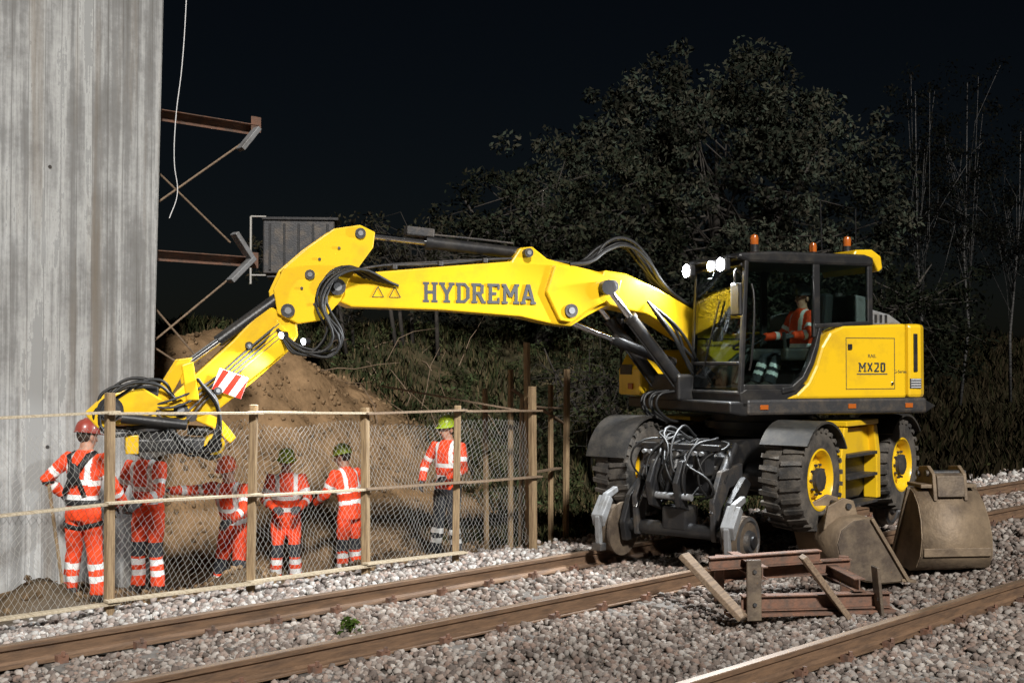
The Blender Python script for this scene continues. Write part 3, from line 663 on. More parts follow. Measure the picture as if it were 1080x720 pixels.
cyl('stick_cylinder',tur,a,a.lerp(b,.60),.066,M['black']); cyl('stick_cylinder_collar',tur,a.lerp(b,.57),a.lerp(b,.61),.08,M['black']); cyl('stick_cylinder_rod',tur,a.lerp(b,.6),b,.036,M['chrome'])
hose('stick_cylinder_pipe',tur,[a+Vector((.1,.0,.11)),a.lerp(b,.3)+Vector((0,0,.1)),a.lerp(b,.56)+Vector((0,0,.09))],.012,M['dkgrey'])
box('rod_guard',tur,(4.10,B,3.42),(.30,.16,.09),M['dkgrey'],.01,rot=(0,R(-4),0))
up=[(4.62,3.38),(4.78,3.45),(5.05,3.40),(5.32,3.20),(5.56,2.98),(5.66,2.76),(5.62,2.52),(5.42,2.42),(5.16,2.46),(4.98,2.66),(4.90,2.86),(4.64,3.22)]
prism('dipper_side_near',tur,up,B+.15,B+.19,M['yellow'],.012)
prism('dipper_side_far',tur,up,B-.19,B-.15,M['yellow'],.012)
prism('dipper_top_plate',tur,[(4.95,3.40),(5.05,3.385),(5.32,3.185),(5.55,2.965),(5.50,2.93),(5.28,3.12),(5.0,3.33)],B-.15,B+.15,M['yellow'],.006)
low=[(5.72,2.62),(5.42,2.44),(5.40,2.30),(5.50,2.14),(5.84,1.84),(6.20,1.55),(6.50,1.46),(6.66,1.54),(6.64,1.70),(6.40,1.92),(6.05,2.25)]
prism('dipper_lower',tur,low,B-.14,B+.14,M['yellow'],.02)
prism('dipper_lower_plate',tur,[(5.62,2.46),(5.46,2.28),(5.55,2.12),(5.9,1.84),(5.98,1.92),(5.75,2.2)],B+.14,B+.165,M['yellow'],.01)
for (x,z,r) in ((4.78,3.36,.055),(5.08,2.86,.08),(5.30,2.92,.05),(5.52,2.55,.07),(6.55,1.56,.07),(5.9,2.2,.035),(6.2,1.75,.04)):
    cyl('dipper_pin',tur,(x,B-.215,z),(x,B+.215,z),r,M['dkgrey'],20); cyl('dipper_pin_cap',tur,(x,B-.222,z),(x,B+.222,z),r*.5,M['grey'],12)
for (x,z) in ((5.0,3.2),(5.2,3.08),(5.38,2.78),(5.25,2.62)):
    cyl('bolt_head',tur,(x,B+.19,z),(x,B+.205,z),.016,M['dkgrey'],6)
for sg in (-1,1):
    y=B+sg*.09
    a=Vector((5.28,y,2.92)); b=Vector((6.50,y,2.00)); a2=a.lerp(b,.12)
    cyl('bucket_cylinder',tur,a2,a.lerp(b,.74),.058,M['black']); cyl('bucket_cylinder_rod',tur,a.lerp(b,.74),b,.033,M['chrome'])
    prism('linkage',tur,[(6.44,2.08),(6.58,2.06),(6.78,1.72),(6.92,1.56),(6.84,1.48),(6.68,1.64)],y+sg*.08,y+sg*.11,M['yellow'],.01)
    prism('linkage_b',tur,[(6.44,2.04),(6.55,2.0),(6.50,1.66),(6.38,1.66)],y+sg*.12,y+sg*.15,M['yellow'],.01)
e2=empty('warning_plate',(6.08,B+.185,1.82),0,tur)
box('plate',e2,(0,0,0),(.30,.010,.22),M['white'],.002)
for k in range(-1,2):
    x0=-.14+.13*k; st=[(x0+.12,-.108),(x0+.18,-.108),(x0+.12,.108),(x0+.06,.108)]
    st=[(min(max(x,-.148),.148),z) for x,z in st]; prism('red_stripe_%d'%k,e2,st,.0055,.009,M['red'],0)
e2.rotation_euler=(0,R(-20),0)
def armlamp(x,y,z):
    cyl('arm_lamp_body',tur,(x-.05,y-.02,z),(x,y,z),.04,M['black'],14); cyl('arm_lamp_lens',tur,(x,y,z),(x+.01,y+.004,z-.004),.034,M['lamp2'],14)
armlamp(5.58,B+.22,2.30); armlamp(5.36,B+.22,2.24)
l=bpy.data.lights.new('arm_lamp_light','SPOT'); l.energy=170; l.spot_size=R(130); l.spot_blend=.6; l.color=(.93,.97,1); l.shadow_soft_size=.05
o=bpy.data.objects.new('arm_lamp_light',l); o.location=(5.72,B+.36,2.22); d=Vector((.4,.1,-.9)); o.rotation_euler=(-d).to_track_quat('Z','Y').to_euler(); link(o,tur)
# tool
t2=empty('rotator_tool',(6.75,B,1.52),0,tur)
prism('tool_hitch',t2,[(-.30,.05),(-.18,.18),(.25,.16),(.42,.02),(.40,-.10),(-.28,-.10)],-.20,.20,M['yellow'],.02)
cyl('rotator_housing',t2,(.05,0,-.08),(.04,0,-.24),.22,M['black'],28); cyl('rotator_flange',t2,(.06,0,-.10),(.055,0,-.15),.25,M['dkgrey'],28)
prism('tool_side_plate_n',t2,[(-.1,.1),(.15,.26),(.50,.20),(.68,.02),(.56,-.12),(.2,-.05)],.20,.235,M['yellow'],.015)
prism('tool_side_plate_f',t2,[(-.1,.1),(.15,.26),(.50,.20),(.68,.02),(.56,-.12),(.2,-.05)],-.235,-.20,M['yellow'],.015)
cyl('tilt_cylinder',t2,(-.25,.27,-.1),(.35,.27,-.02),.05,M['black']); cyl('tilt_cylinder_rod',t2,(.3,.27,-.02),(.52,.27,.02),.03,M['chrome'])
cyl('tilt_motor',t2,(.45,-.25,.06),(.45,.30,.06),.12,M['black'],24); cyl('tilt_motor_cap',t2,(.45,.29,.06),(.45,.33,.06),.09,M['dkgrey'],24)
box('attachment_frame',t2,(-.02,0,-.29),(.62,.42,.12),M['black'],.02)
prism('clamp_jaw_a',t2,[(-.45,-.24),(.28,-.24),(.28,-.36),(.10,-.44),(-.08,-.38),(-.30,-.38),(-.48,-.46),(-.60,-.42),(-.54,-.30)],-.18,.18,M['dkgrey'],.015)
prism('clamp_jaw_b',t2,[(-.35,.06),(-.60,-.06),(-.74,-.24),(-.68,-.30),(-.55,-.16),(-.33,-.06)],-.12,.12,M['yellow'],.015)
cyl('clamp_cylinder',t2,(-.28,.0,-.16),(-.66,.0,-.20),.05,M['black']); cyl('clamp_motor',t2,(-.52,-.2,-.30),(-.52,.2,-.30),.10,M['yellow'],20); cyl('clamp_motor_cap',t2,(-.52,.19,-.30),(-.52,.23,-.30),.07,M['black'],20)
for sg in (-1,1):
    cyl('jaw_pin',t2,(-.3,sg*.19,-.02),(-.3,sg*.23,-.02),.05,M['dkgrey']); box('valve_box',t2,(.12,sg*.16,.24),(.22,.12,.12),M['black'],.015)
    box('frame_ear',t2,(.25,sg*.225,-.28),(.12,.02,.18),M['yellow'],.008)
rr=random.Random(3)
for k in range(7):
    y=.24-.07*k
    hose('tool_hose_%d'%k,t2,[(-.15,y,.15),(.1+rr.uniform(-.1,.1),y*1.3,.28+rr.uniform(-.05,.08)),(.42+rr.uniform(-.1,.12),y*1.4,.22+rr.uniform(-.08,.08)),(.48+rr.uniform(-.1,.12),y*1.3,.0+rr.uniform(-.15,.1)),(.15,y*.9,-.16)],.016)
for k in range(5):
    y=.3-.05*k
    hose('tool_loop_%d'%k,t2,[(-.35,y,.35),(-.55,y+.08,.0+rr.uniform(-.1,.1)),(-.4+rr.uniform(-.1,.1),y+.1,-.28-rr.uniform(0,.12)),(-.1,y,-.15)],.014)
for k in range(8):
    y=B+.24+.018*k; q=rr.uniform
    hose('elbow_hose_%d'%k,tur,[(4.72-.05*k,B+.17,2.9-.01*k),(4.95+q(-.04,.04),y,2.98+q(-.05,.03)),(5.2+q(-.05,.05),y+.03,2.72+q(-.05,.05)),(5.12+q(-.12,.08),y+.04,2.35-q(0,.22)),(5.38+q(-.05,.05),y,2.18-q(0,.08)),(5.62,B+.17,2.36)],.015)
for k in range(4):
    hose('dipper_pipe_%d'%k,tur,[(5.6,B+.155,2.42-.05*k),(5.95,B+.155,2.12-.05*k),(6.3,B+.16,1.82-.05*k),(6.6,B+.26,1.68-.08*k),(6.85,B+.2,1.6)],.012,M['dkgrey'])
for k in range(7):
    q=rr.uniform; y=B-.15+.05*k; h=3.40+q(-.07,.05)
    hose('knuckle_hose_%d'%k,tur,[(2.42,y,3.12),(2.16+q(-.04,.04),y,3.16+q(-.01,.03)),(1.92+q(-.05,.05),y,h-.05),(1.68+q(-.04,.04),y,h),(1.46+q(-.04,.04),y,h-.18),(1.30+q(-.04,.04),y,2.96),(1.08,y,2.78),(.7,y,2.60)],.022)
for k in range(5):
    q=rr.uniform
    hose('base_hose_%d'%k,tur,[(1.5,B+.22,2.72),(1.25+q(-.1,.1),B+.36+q(0,.08),2.4),(.95+q(-.1,.1),B+.38,2.0+q(-.1,.1)),(.7,B+.3,1.75)],.017)
    hose('front_hose_%d'%k,tur,[(1.15,B-.2+.12*k,1.72),(1.35+q(0,.1),B-.2+.12*k,1.62),(1.3,B-.15+.1*k,1.42),(.9,B-.15+.08*k,1.35)],.017)

# ---------------------------------------------------------------- people
clouds=bpy.data.textures.new('cloth_folds','CLOUDS'); clouds.noise_scale=.09
def ellipsoid(c,r,seg=14,rings=9):
    V=[];F=[]
    c=Vector(c); V.append(c+Vector((0,0,-r[2])))
    for i in range(1,rings):
        ph=math.pi*i/rings-math.pi/2
        for k in range(seg):
            th=2*math.pi*k/seg; V.append(c+Vector((r[0]*math.cos(ph)*math.cos(th),r[1]*math.cos(ph)*math.sin(th),r[2]*math.sin(ph))))
    V.append(c+Vector((0,0,r[2])))
    for k in range(seg): F.append((0,1+(k+1)%seg,1+k))
    for i in range(rings-2):
        for k in range(seg):
            a=1+i*seg+k;b=1+i*seg+(k+1)%seg; F.append((a,b,b+seg,a+seg))
    t=len(V)-1;o=1+(rings-2)*seg
    for k in range(seg): F.append((t,o+k,o+(k+1)%seg))
    return V,F
def xf(vf,mx): return [mx@Vector(v) for v in vf[0]],vf[1]
def hand_data(w,d,palm_n,side,curl=.5):
    d=Vector(d).normalized(); pn=Vector(palm_n); pn=(pn-pn.dot(d)*d).normalized(); lat=d.cross(pn)*side
    mb=MB(); w=Vector(w)
    mb.add(tube_data([w-d*.02,w+d*.02,w+d*.06,w+d*.095],None,10,ell=[(.018,.026),(.018,.036),(.017,.043),(.012,.040)],up=pn))
    lens=[.072,.080,.074,.058]
    for k,L in enumerate(lens):
        b=w+d*.085+lat*(.031-.0205*k); a1=curl*.6;a2=curl*1.5;a3=curl*2.1
        p=[b]
        for f,an in ((.45,a1),(.32,a2),(.23,a3)):
            p.append(p[-1]+(d*math.cos(an)+pn*math.sin(an))*L*f)
        mb.add(tube_data(p,[.0105,.0100,.0092,.0075],7,up=lat))
    b=w+d*.03+lat*.032
    p=[b,b+(lat*.75+d*.6+pn*.3)*.035,b+(lat*.75+d*.6+pn*.3)*.035+(d*.9+pn*.5+lat*.1)*.03,b+(lat*.75+d*.6+pn*.3)*.035+(d*.8+pn*.7-lat*.1)*.05]
    mb.add(tube_data(p,[.014,.012,.0105,.008],7,up=pn))
    return mb
def person(name,loc,face,lean=0,side_lean=0,la=None,ra=None,ll=None,rl=None,head=(0,0),scale=1.0,helmet='helm_y',jacket='orange',pants='orange',knee=None,harness=False,gloves=True,parent=None,pelz=.93,curl=(.5,.5)):
    e=empty(name,loc,face,parent); e.scale=(scale,)*3
    Lm=Matrix.Translation((0,0,pelz))@Matrix.Rotation(R(lean),4,'Y')@Matrix.Rotation(R(side_lean),4,'X')@Matrix.Translation((0,0,-.93))
    T=lambda p: Lm@Vector(p)
    la=la or ((.02,.05,-.29),(.06,.0,-.25)); ra=ra or ((.02,-.05,-.29),(.06,.0,-.25))
    ll=ll or ((.03,.11,.50),(.0,.13,.09)); rl=rl or ((.03,-.11,.50),(.0,-.13,.09))
    SH={1:T((0,.19,1.43)),-1:T((0,-.19,1.43))}; HP={1:Vector((0,.09,pelz-.01)),-1:Vector((0,-.09,pelz-.01))}
    arms={}; legs={}
    mb=MB()
    tor=[(.82,.10,.14),(.88,.125,.165),(.98,.128,.168),(1.10,.125,.170),(1.25,.135,.190),(1.36,.130,.200),(1.44,.105,.190),(1.49,.075,.12),(1.53,.058,.064),(1.60,.052,.055)]
    mb.add(tube_data([T((-.01 if z<1.2 else 0,0,z)) for z,a,b in tor],None,18,ell=[(a,b) for z,a,b in tor],up=(1,0,0)))
    for sd,A,Lg in ((1,la,ll),(-1,ra,rl)):
        s=SH[sd]; el=s+Vector(A[0]); wr=el+Vector(A[1]); arms[sd]=(s,el,wr)
        inn=s+(T((0,0,1.40))-s)*.35
        mb.add(tube_data([inn,s,s.lerp(el,.3),s.lerp(el,.75),el,el.lerp(wr,.3),el.lerp(wr,.8),wr],[.07,.078,.074,.064,.062,.060,.052,.050],12))
        h=HP[sd]; kn=Vector(Lg[0]); an=Vector(Lg[1]); legs[sd]=(h,kn,an)
        mb.add(tube_data([h+Vector((0,0,.07)),h,h.lerp(kn,.4),h.lerp(kn,.85),kn,kn.lerp(an,.3),kn.lerp(an,.75),an],[.09,.102,.098,.078,.076,.078,.076,.078],14))
    Hm=Lm@Matrix.Translation((0.01,0,1.64))@Matrix.Rotation(R(head[0]),4,'Z')@Matrix.Rotation(R(head[1]-lean*.7),4,'Y')
    mb.add(xf(ellipsoid((0,0,.035),(.098,.080,.105)),Hm)); mb.add(xf(ellipsoid((.028,0,-.035),(.068,.060,.078)),Hm))
    mb.add(xf(ellipsoid((.045,0,-.085),(.04,.035,.028)),Hm))
    o=mb.obj('body_tmp',M['orange'],None)
    r=o.modifiers.new('r','REMESH'); r.mode='VOXEL'; r.voxel_size=.0135
    s_=o.modifiers.new('s','SMOOTH'); s_.iterations=5; s_.factor=.5
    dsp=o.modifiers.new('d','DISPLACE'); dsp.texture=clouds; dsp.strength=.028; dsp.mid_level=.5
    bpy.context.view_layer.update(); dg=bpy.context.evaluated_depsgraph_get()
    me=bpy.data.meshes.new_from_object(o.evaluated_get(dg)); old=o.data; bpy.data.objects.remove(o); bpy.data.meshes.remove(old)
    me.materials.clear()
    for k in [jacket,pants,'refl','skin','navy','strap','boot']: me.materials.append(M[k])
    n=len(me.polygons); C=np.empty(n*3); me.polygons.foreach_get('center',C); C=C.reshape(-1,3)
    def segd(a,b):
        a=np.array(a);b=np.array(b);d=b-a;t=np.clip((C-a)@d/(d@d),0,1); return np.linalg.norm(C-a-t[:,None]*d,axis=1),t
    Linv=np.array(Lm.inverted()); TC=C@Linv[:3,:3].T+Linv[:3,3]
    dist=[];par=[];kind=[]
    d,t=segd(T((0,0,.98)),T((0,0,1.40))); dist.append(d-.16);par.append(t);kind.append(0)
    for sd in (1,-1):
        s,el,wr=arms[sd]; d,t=segd(s,el); dist.append(d-.07);par.append(t);kind.append(1); d,t=segd(el,wr); dist.append(d-.055);par.append(t);kind.append(2)
        h,kn,an=legs[sd]; d,t=segd(h,kn); dist.append(d-.09);par.append(t);kind.append(3); d,t=segd(kn,an); dist.append(d-.075);par.append(t);kind.append(4)
    Hi=np.array(Hm.inverted()); HC=C@Hi[:3,:3].T+Hi[:3,3]
    dist.append(np.linalg.norm(HC,axis=1)-.11);par.append(np.zeros(n));kind.append(5)
    dist=np.array(dist);par=np.array(par);kind=np.array(kind); w=dist.argmin(0); K=kind[w]; Tt=par[w,np.arange(n)]
    mi=np.zeros(n,int); z=TC[:,2]
    tors=(K==0)
    mi[tors&(z<.90)]=1
    for z0 in (1.02,1.17): mi[tors&(z>z0)&(z<z0+.055)]=2
    mi[tors&(z>1.2)&(np.abs(np.abs(TC[:,1])-.115)<.025)]=2
    mi[(K==1)]=0; mi[(K==1)&(np.abs(Tt-.62)<.09)]=2
    mi[(K==2)]=0; mi[(K==2)&(np.abs(Tt-.35)<.11)]=2
    mi[K==3]=1
    mi[K==4]=1; mi[(K==4)&((np.abs(Tt-.32)<.075)|(np.abs(Tt-.62)<.075))]=2
    if knee: mi[((K==3)&(Tt>.8))|((K==4)&(Tt<.18))]=4
    mi[(K==5)]=3
    mi[(K==0)&(z>1.515)]=3
    me.polygons.foreach_set('material_index',mi.astype(np.int32)); me.polygons.foreach_set('use_smooth',np.ones(n,bool)); me.update()
    bo=bpy.data.objects.new('body',me); link(bo,e)
    fm=MB(); fm.add(tube_data([Hm@Vector((.088,0,.035)),Hm@Vector((.105,0,.0)),Hm@Vector((.118,0,-.018)),Hm@Vector((.098,0,-.028))],[.009,.012,.016,.012],8))
    for sd in (1,-1): fm.add(xf(ellipsoid((-.002,sd*.082,-.002),(.022,.010,.034),8,6),Hm))
    fm.obj('nose_and_ears',M['skin'],e)
    ey=MB()
    for sd in (1,-1): ey.add(xf(ellipsoid((.083,sd*.031,.018),(.012,.014,.009),8,6),Hm))
    ey.obj('eyes',M['eye'],e)
    pu=MB()
    for sd in (1,-1): pu.add(xf(ellipsoid((.0925,sd*.031,.018),(.004,.006,.006),6,5),Hm)); pu.add(tube_data([Hm@Vector((.094,sd*.015,.036)),Hm@Vector((.088,sd*.048,.036))],[.005,.004],6))
    pu.obj('pupils_and_brows',M['hair'],e)
    lm=MB(); lm.add(tube_data([Hm@Vector((.088,.024,-.056)),Hm@Vector((.098,0,-.054)),Hm@Vector((.088,-.024,-.056))],[.004,.007,.004],6)); lm.obj('mouth',M['lips'],e)
    hr=MB(); hr.add(xf(ellipsoid((-.022,0,.030),(.086,.084,.095)),Hm)); hr.obj('hair',M['hair'],e)
    hm=MB(); V=[];F=[]
    rings=[(1.0,.05),(1.0,.075),(.97,.105),(.86,.14),(.64,.168),(.35,.182),(.05,.187)]
    seg=20
    for (f,zz) in rings:
        for k in range(seg):
            th=2*math.pi*k/seg; V.append((.128*f*math.cos(th)-.003,.106*f*math.sin(th),zz))
    for i in range(len(rings)-1):
        for k in range(seg): F.append((i*seg+k,i*seg+(k+1)%seg,(i+1)*seg+(k+1)%seg,(i+1)*seg+k))
    F.append(tuple((len(rings)-1)*seg+k for k in range(seg)))
    hm.add(xf(([Vector(v) for v in V],F),Hm))
    V=[];F=[]
    for k in range(seg):
        th=2*math.pi*k/seg; ext=.045*max(0,math.cos(th))**.8+.012
        for (rr_,zz) in ((0,.055),(1,.046),(1,.040),(0,.048)):
            V.append(((.126+ext*rr_)*math.cos(th)-.003,(.104+min(ext,.03)*rr_)*math.sin(th),zz))
    for k in range(seg):
        for q in range(4): F.append((k*4+q,k*4+(q+1)%4,((k+1)%seg)*4+(q+1)%4,((k+1)%seg)*4+q))
    hm.add(xf(([Vector(v) for v in V],F),Hm))
    hm.add(xf(tube_data([(-.11,0,.115),(-.05,0,.178),(.03,0,.188),(.10,0,.135)],[.009,.012,.012,.009],8),Hm))
    hm.obj('helmet',M[helmet],e)
    for i,sd in enumerate((1,-1)):
        s,el,wr=arms[sd]; d=(wr-el).normalized(); pn=Vector((0,-sd,0)) if abs(d.y)<.7 else Vector((0,0,-1))
        if abs(d.x)>.7: pn=Vector((0,-sd*.5,-.8))
        hand_data(wr,d,pn,-1 if sd>0 else 1,curl[i]).obj('hand_'+('l' if sd>0 else 'r'),M['glove' if gloves else 'skin'],e)
    for sd in (1,-1):
        h,kn,an=legs[sd]; b=MB(); a=an; up=(0,0,1)
        b.add(tube_data([a+Vector((-.085,0,-.045)),a+Vector((-.05,0,-.03)),a+Vector((.04,sd*.006,-.025)),a+Vector((.12,sd*.015,-.045)),a+Vector((.175,sd*.018,-.058))],None,12,ell=[(.038,.036),(.058,.045),(.062,.046),(.042,.052),(.024,.04)],up=up))
        b.add(tube_data([a+Vector((0,0,.06)),a+Vector((0,0,-.04))],[.058,.052],12))
        b.obj('boot_'+('l' if sd>0 else 'r'),M['boot'],e)
    if harness:
        hb=MB()
        def strap(pts,w=.030,t=.008):
            hb.add(tube_data([T(p) for p in pts],None,8,ell=[(t,w)]*len(pts),up=(1,0,0)))
        strap([(-.145,-.12,1.08),(-.155,-.05,1.22),(-.15,.05,1.34),(-.10,.12,1.47),(0,.13,1.50)]); strap([(-.145,.12,1.08),(-.155,.05,1.22),(-.15,-.05,1.34),(-.10,-.12,1.47),(0,-.13,1.50)])
        hb.add(tube_data([T((.145*math.cos(t),.185*math.sin(t),1.0)) for t in [2*math.pi*q/16 for q in range(17)]],None,8,ell=[(.03,.008)]*17,up=(0,0,1)))
        hb.add(xf(ellipsoid((-.17,0,1.28),(.03,.07,.11)),Lm))
        for sd in (1,-1):
            h,kn,an=legs[sd]; c=h.lerp(kn,.35)
            hb.add(tube_data([c+Vector((.105*math.cos(t),.105*math.sin(t),.03*math.sin(t)*sd)) for t in [2*math.pi*q/14 for q in range(15)]],None,6,ell=[(.024,.007)]*15,up=(0,0,1)))
        hb.obj('harness',M['strap'],e)
    return e
def gz(s,n): return float(terr(np.array([s]),np.array([n]))[0])
person('railway_worker',(4.74,11.5,gz(4.74,11.5)),28,lean=3,la=((-.10,.20,-.20),(.17,-.05,-.17)),ra=((.05,-.12,-.27),(.16,.02,-.18)),ll=((.02,.12,.50),(-.02,.15,.09)),rl=((.04,-.11,.50),(.06,-.14,.09)),head=(-15,8),helmet='helm_r',harness=True,scale=1.03)
person('railway_worker',(5.66,11.95,gz(5.66,11.95)),-150,lean=8,la=((.10,.06,-.27),(.20,-.10,-.10)),ra=((.06,-.10,-.28),(.17,.06,-.16)),head=(10,25),helmet='cap',knee=True,scale=.99)
person('railway_worker',(6.78,12.05,gz(6.78,12.05)),-150,lean=14,la=((.16,.08,-.22),(.20,-.05,-.10)),ra=((.18,-.22,-.02),(.22,-.15,.02)),head=(5,10),helmet='helm_o',knee=True,ll=((.12,.12,.49),(-.02,.15,.09)),rl=((.10,-.13,.50),(.12,-.16,.09)),scale=1.0)
person('railway_worker',(7.72,12.45,gz(7.72,12.45)),-120,lean=6,la=((.10,.08,-.26),(.20,-.12,-.08)),ra=((.10,-.08,-.26),(.20,.12,-.08)),head=(0,10),helmet='helm_y',knee=True,scale=.98)
person('railway_worker',(8.38,12.0,gz(8.38,12.0)),100,lean=10,la=((.08,.10,-.26),(.20,-.02,-.12)),ra=((.08,-.12,-.26),(.20,.0,-.12)),head=(20,10),helmet='helm_y',knee=True,scale=.97)
person('railway_worker',(9.12,10.95,gz(9.12,10.95)),-165,la=((.08,.10,-.27),(.18,-.14,-.10)),ra=((.02,-.16,-.25),(.12,.04,-.20)),ll=((.05,.12,.50),(.02,.15,.09)),rl=((.05,-.11,.50),(.08,-.14,.09)),head=(-20,5),helmet='helm_y',pants='navy',scale=.98)
person('excavator_operator',(-.08,.66,1.64),0,lean=-4,la=((.10,.10,-.24),(.25,.02,-.02)),ra=((.10,-.10,-.24),(.25,-.02,-.02)),ll=((.42,.14,.48),(.55,.14,.18)),rl=((.42,-.14,.48),(.55,-.14,.18)),head=(10,5),helmet='cap',pants='navy',parent=tur,pelz=.52,scale=.90)
e=empty('shovel',(4.42,11.15,-.3)); cyl('shaft',e,(0,0,0),(-.12,.12,1.15),.017,M['wood'],10); cyl('grip',e,(-.18,.09,1.15),(-.06,.15,1.15),.016,M['black'],10)
mesh_obj('blade',[(-.11,.0,.12),(.11,.0,.12),(.12,-.03,-.1),(0,-.04,-.2),(-.12,-.03,-.1),(0,.03,.0)],[(0,1,5),(1,2,5),(2,3,5),(3,4,5),(4,0,5)],M['dkgrey'],e)

# ---------------------------------------------------------------- buckets and beam trestle
def bucket(name,loc,rot,w,shape,m,side,taper=0):
    e=empty(name,loc); e.rotation_euler=rot
    t=.022; n=len(shape); zt=max(z for x,z in shape)
    W=[w/2*(1-taper*max(0,z)/zt) for x,z in shape]
    V=[(x,-W[i],z) for i,(x,z) in enumerate(shape)]+[(x,W[i],z) for i,(x,z) in enumerate(shape)]
    F=[(i,i+1,i+1+n,i+n) for i in range(n-1)]
    o=mesh_obj('shell',V,F,m,e,True); s=o.modifiers.new('s','SOLIDIFY'); s.thickness=t; s.offset=0
    for sy in (-1,1):
        V=[(x,sy*(W[i]-.012),z) for i,(x,z) in enumerate(shape)]+[(x,sy*(W[i]+.012),z) for i,(x,z) in enumerate(shape)]
        mesh_obj('side_plate',V,[tuple(range(n)),tuple(range(2*n-1,n-1,-1))]+[(i,i+n,(i+1)%n+n,(i+1)%n) for i in range(n)],side,e,bevel=.004)
        a=Vector((shape[0][0],sy*(W[0]+.01),shape[0][1])); b=Vector((shape[-1][0],sy*(W[-1]+.01),shape[-1][1]))
        beam('side_cutter',e,a,b,.07,.035,m,.005)
    return e
bs=[(-.30,.03),(.10,.0),(.26,.05),(.34,.18),(.36,.36),(.32,.54),(.24,.70),(.12,.82),(.02,.86)]
e=bucket('digging_bucket',(11.76,5.84,-.17),(0,0,R(233)),.80,bs,M['bucketm'],M['bucketm'],taper=.13)
box('back_wear_strip',e,(.36,0,.22),(.03,.74,.09),M['bucketm'],.006,rot=(0,R(2),0))
box('top_plate',e,(.02,0,.89),(.34,.62,.04),M['bucketm'],.008)
for sy in (-.17,.17): prism('coupler_ear',e,[(.24,.74),(.20,1.02),(.08,1.10),(-.12,1.08),(-.20,.88),(-.05,.86)],sy-.02,sy+.02,M['bucketm'],.008)
prism('coupler_cover',e,[(.25,.78),(.22,1.0),(.17,1.03),(.10,.86)],-.15,.15,M['bucketd'],.008)
cyl('coupler_pin',e,(.10,-.22,1.02),(.10,.22,1.02),.032,M['dkgrey'],14); cyl('coupler_pin_b',e,(-.10,-.22,1.0),(-.10,.22,1.0),.032,M['dkgrey'],14)
shp=[(.46,.02),(.20,-.02),(.0,-.01),(-.17,.06),(-.28,.18),(-.33,.32),(-.30,.46),(-.18,.56),(.0,.60)]
e=bucket('grading_bucket',(10.40,6.22,-.10),(R(0),R(6),R(-30)),.88,shp,M['bucketm'],M['bucketd'])
box('cutting_edge',e,(.47,0,.02),(.16,.94,.03),M['bucketm'],.006)
for sy in (-.16,.16): prism('coupler_ear',e,[(.02,.60),(-.04,.74),(-.16,.76),(-.32,.66),(-.34,.42),(-.24,.50),(-.15,.57)],sy-.015,sy+.015,M['bucketm'],.008)
cyl('coupler_pin',e,(-.10,-.2,.68),(-.10,.2,.68),.03,M['dkgrey'],14)
e=empty('rusty_beam_trestle',(8.66,5.84,-.18),-36)
def ibeam(nm,a,b,h=.13,w=.10):
    a=Vector(a);b=Vector(b);d=b-a;L=d.length; g=empty(nm,(a+b)/2,0,e); g.rotation_euler=d.to_track_quat('X','Z').to_euler()
    box('web',g,(0,0,0),(L,.012,h-.02),M['rust'],0); box('flange_top',g,(0,0,h/2-.005),(L,w,.012),M['rust'],.002); box('flange_bottom',g,(0,0,-h/2+.005),(L,w,.012),M['rust'],.002)
ibeam('beam_a',(-.42,-.30,.14),(.92,-.30,.14)); ibeam('beam_b',(-.40,.25,.30),(.80,.25,.34)); ibeam('beam_c',(-.60,.05,.42),(.45,.10,.46),.11)
ibeam('cross_a',(-.25,-.36,.40),(-.25,.45,.40),.11); ibeam('cross_b',(.62,-.36,.28),(.62,.45,.30),.11)
beam('leg_a',e,(-.86,-.05,.52),(-.44,-.42,.03),.15,.05,M['plank_dk']); beam('leg_b',e,(-.33,-.37,.0),(-.33,-.37,.52),.13,.03,M['bucketd'])
beam('leg_c',e,(.10,-.38,.54),(.50,-.42,.0),.15,.05,M['plank_dk']); beam('leg_d',e,(.80,-.37,.0),(.76,-.37,.44),.13,.03,M['bucketd']); beam('leg_e',e,(.80,.35,.0),(.76,.3,.42),.09,.04,M['rust']); beam('leg_f',e,(-.4,.4,.0),(-.42,.3,.45),.09,.04,M['rust'])
box('foot_plate',e,(.2,-.30,.045),(1.5,.16,.03),M['rust'],.004)
for k,(x,z) in enumerate([(-.33,.42),(-.33,.14),(.78,.16),(.78,.34)]): cyl('bolt_%d'%k,e,(x,-.405,z),(x,-.385,z),.018,M['dkgrey'],6)

# ---------------------------------------------------------------- vegetation
def leaves(cent,rad,nper,lsize,col,seed=1):
    r=np.random.default_rng(seed); n=len(cent)*nper
    c=np.repeat(cent,nper,0); rd=np.repeat(rad,nper)
    u=r.normal(size=(n,3)); u/=np.linalg.norm(u,axis=1)[:,None]; u*=(r.random(n)**.5)[:,None]*rd[:,None]; u[:,2]*=.8
    p=c+u
    a=r.normal(size=(n,3)); a/=np.linalg.norm(a,axis=1)[:,None]; b=np.cross(a,r.normal(size=(n,3))); b/=np.linalg.norm(b,axis=1)[:,None]
    s=lsize*r.uniform(.6,1.35,n)[:,None]
    V=np.stack([p-a*s,p+b*s*.42+a*s*.1,p+a*s,p-b*s*.42+a*s*.1],1).reshape(-1,3)
    F=np.arange(n*4).reshape(-1,4)
    cb=np.repeat(r.uniform(.4,1.4,len(cent)),nper)*r.uniform(.7,1.3,n)
    C=np.array(col)[None]*cb[:,None]; C[:,0]*=r.uniform(.85,1.25,n)
    return V,F,C
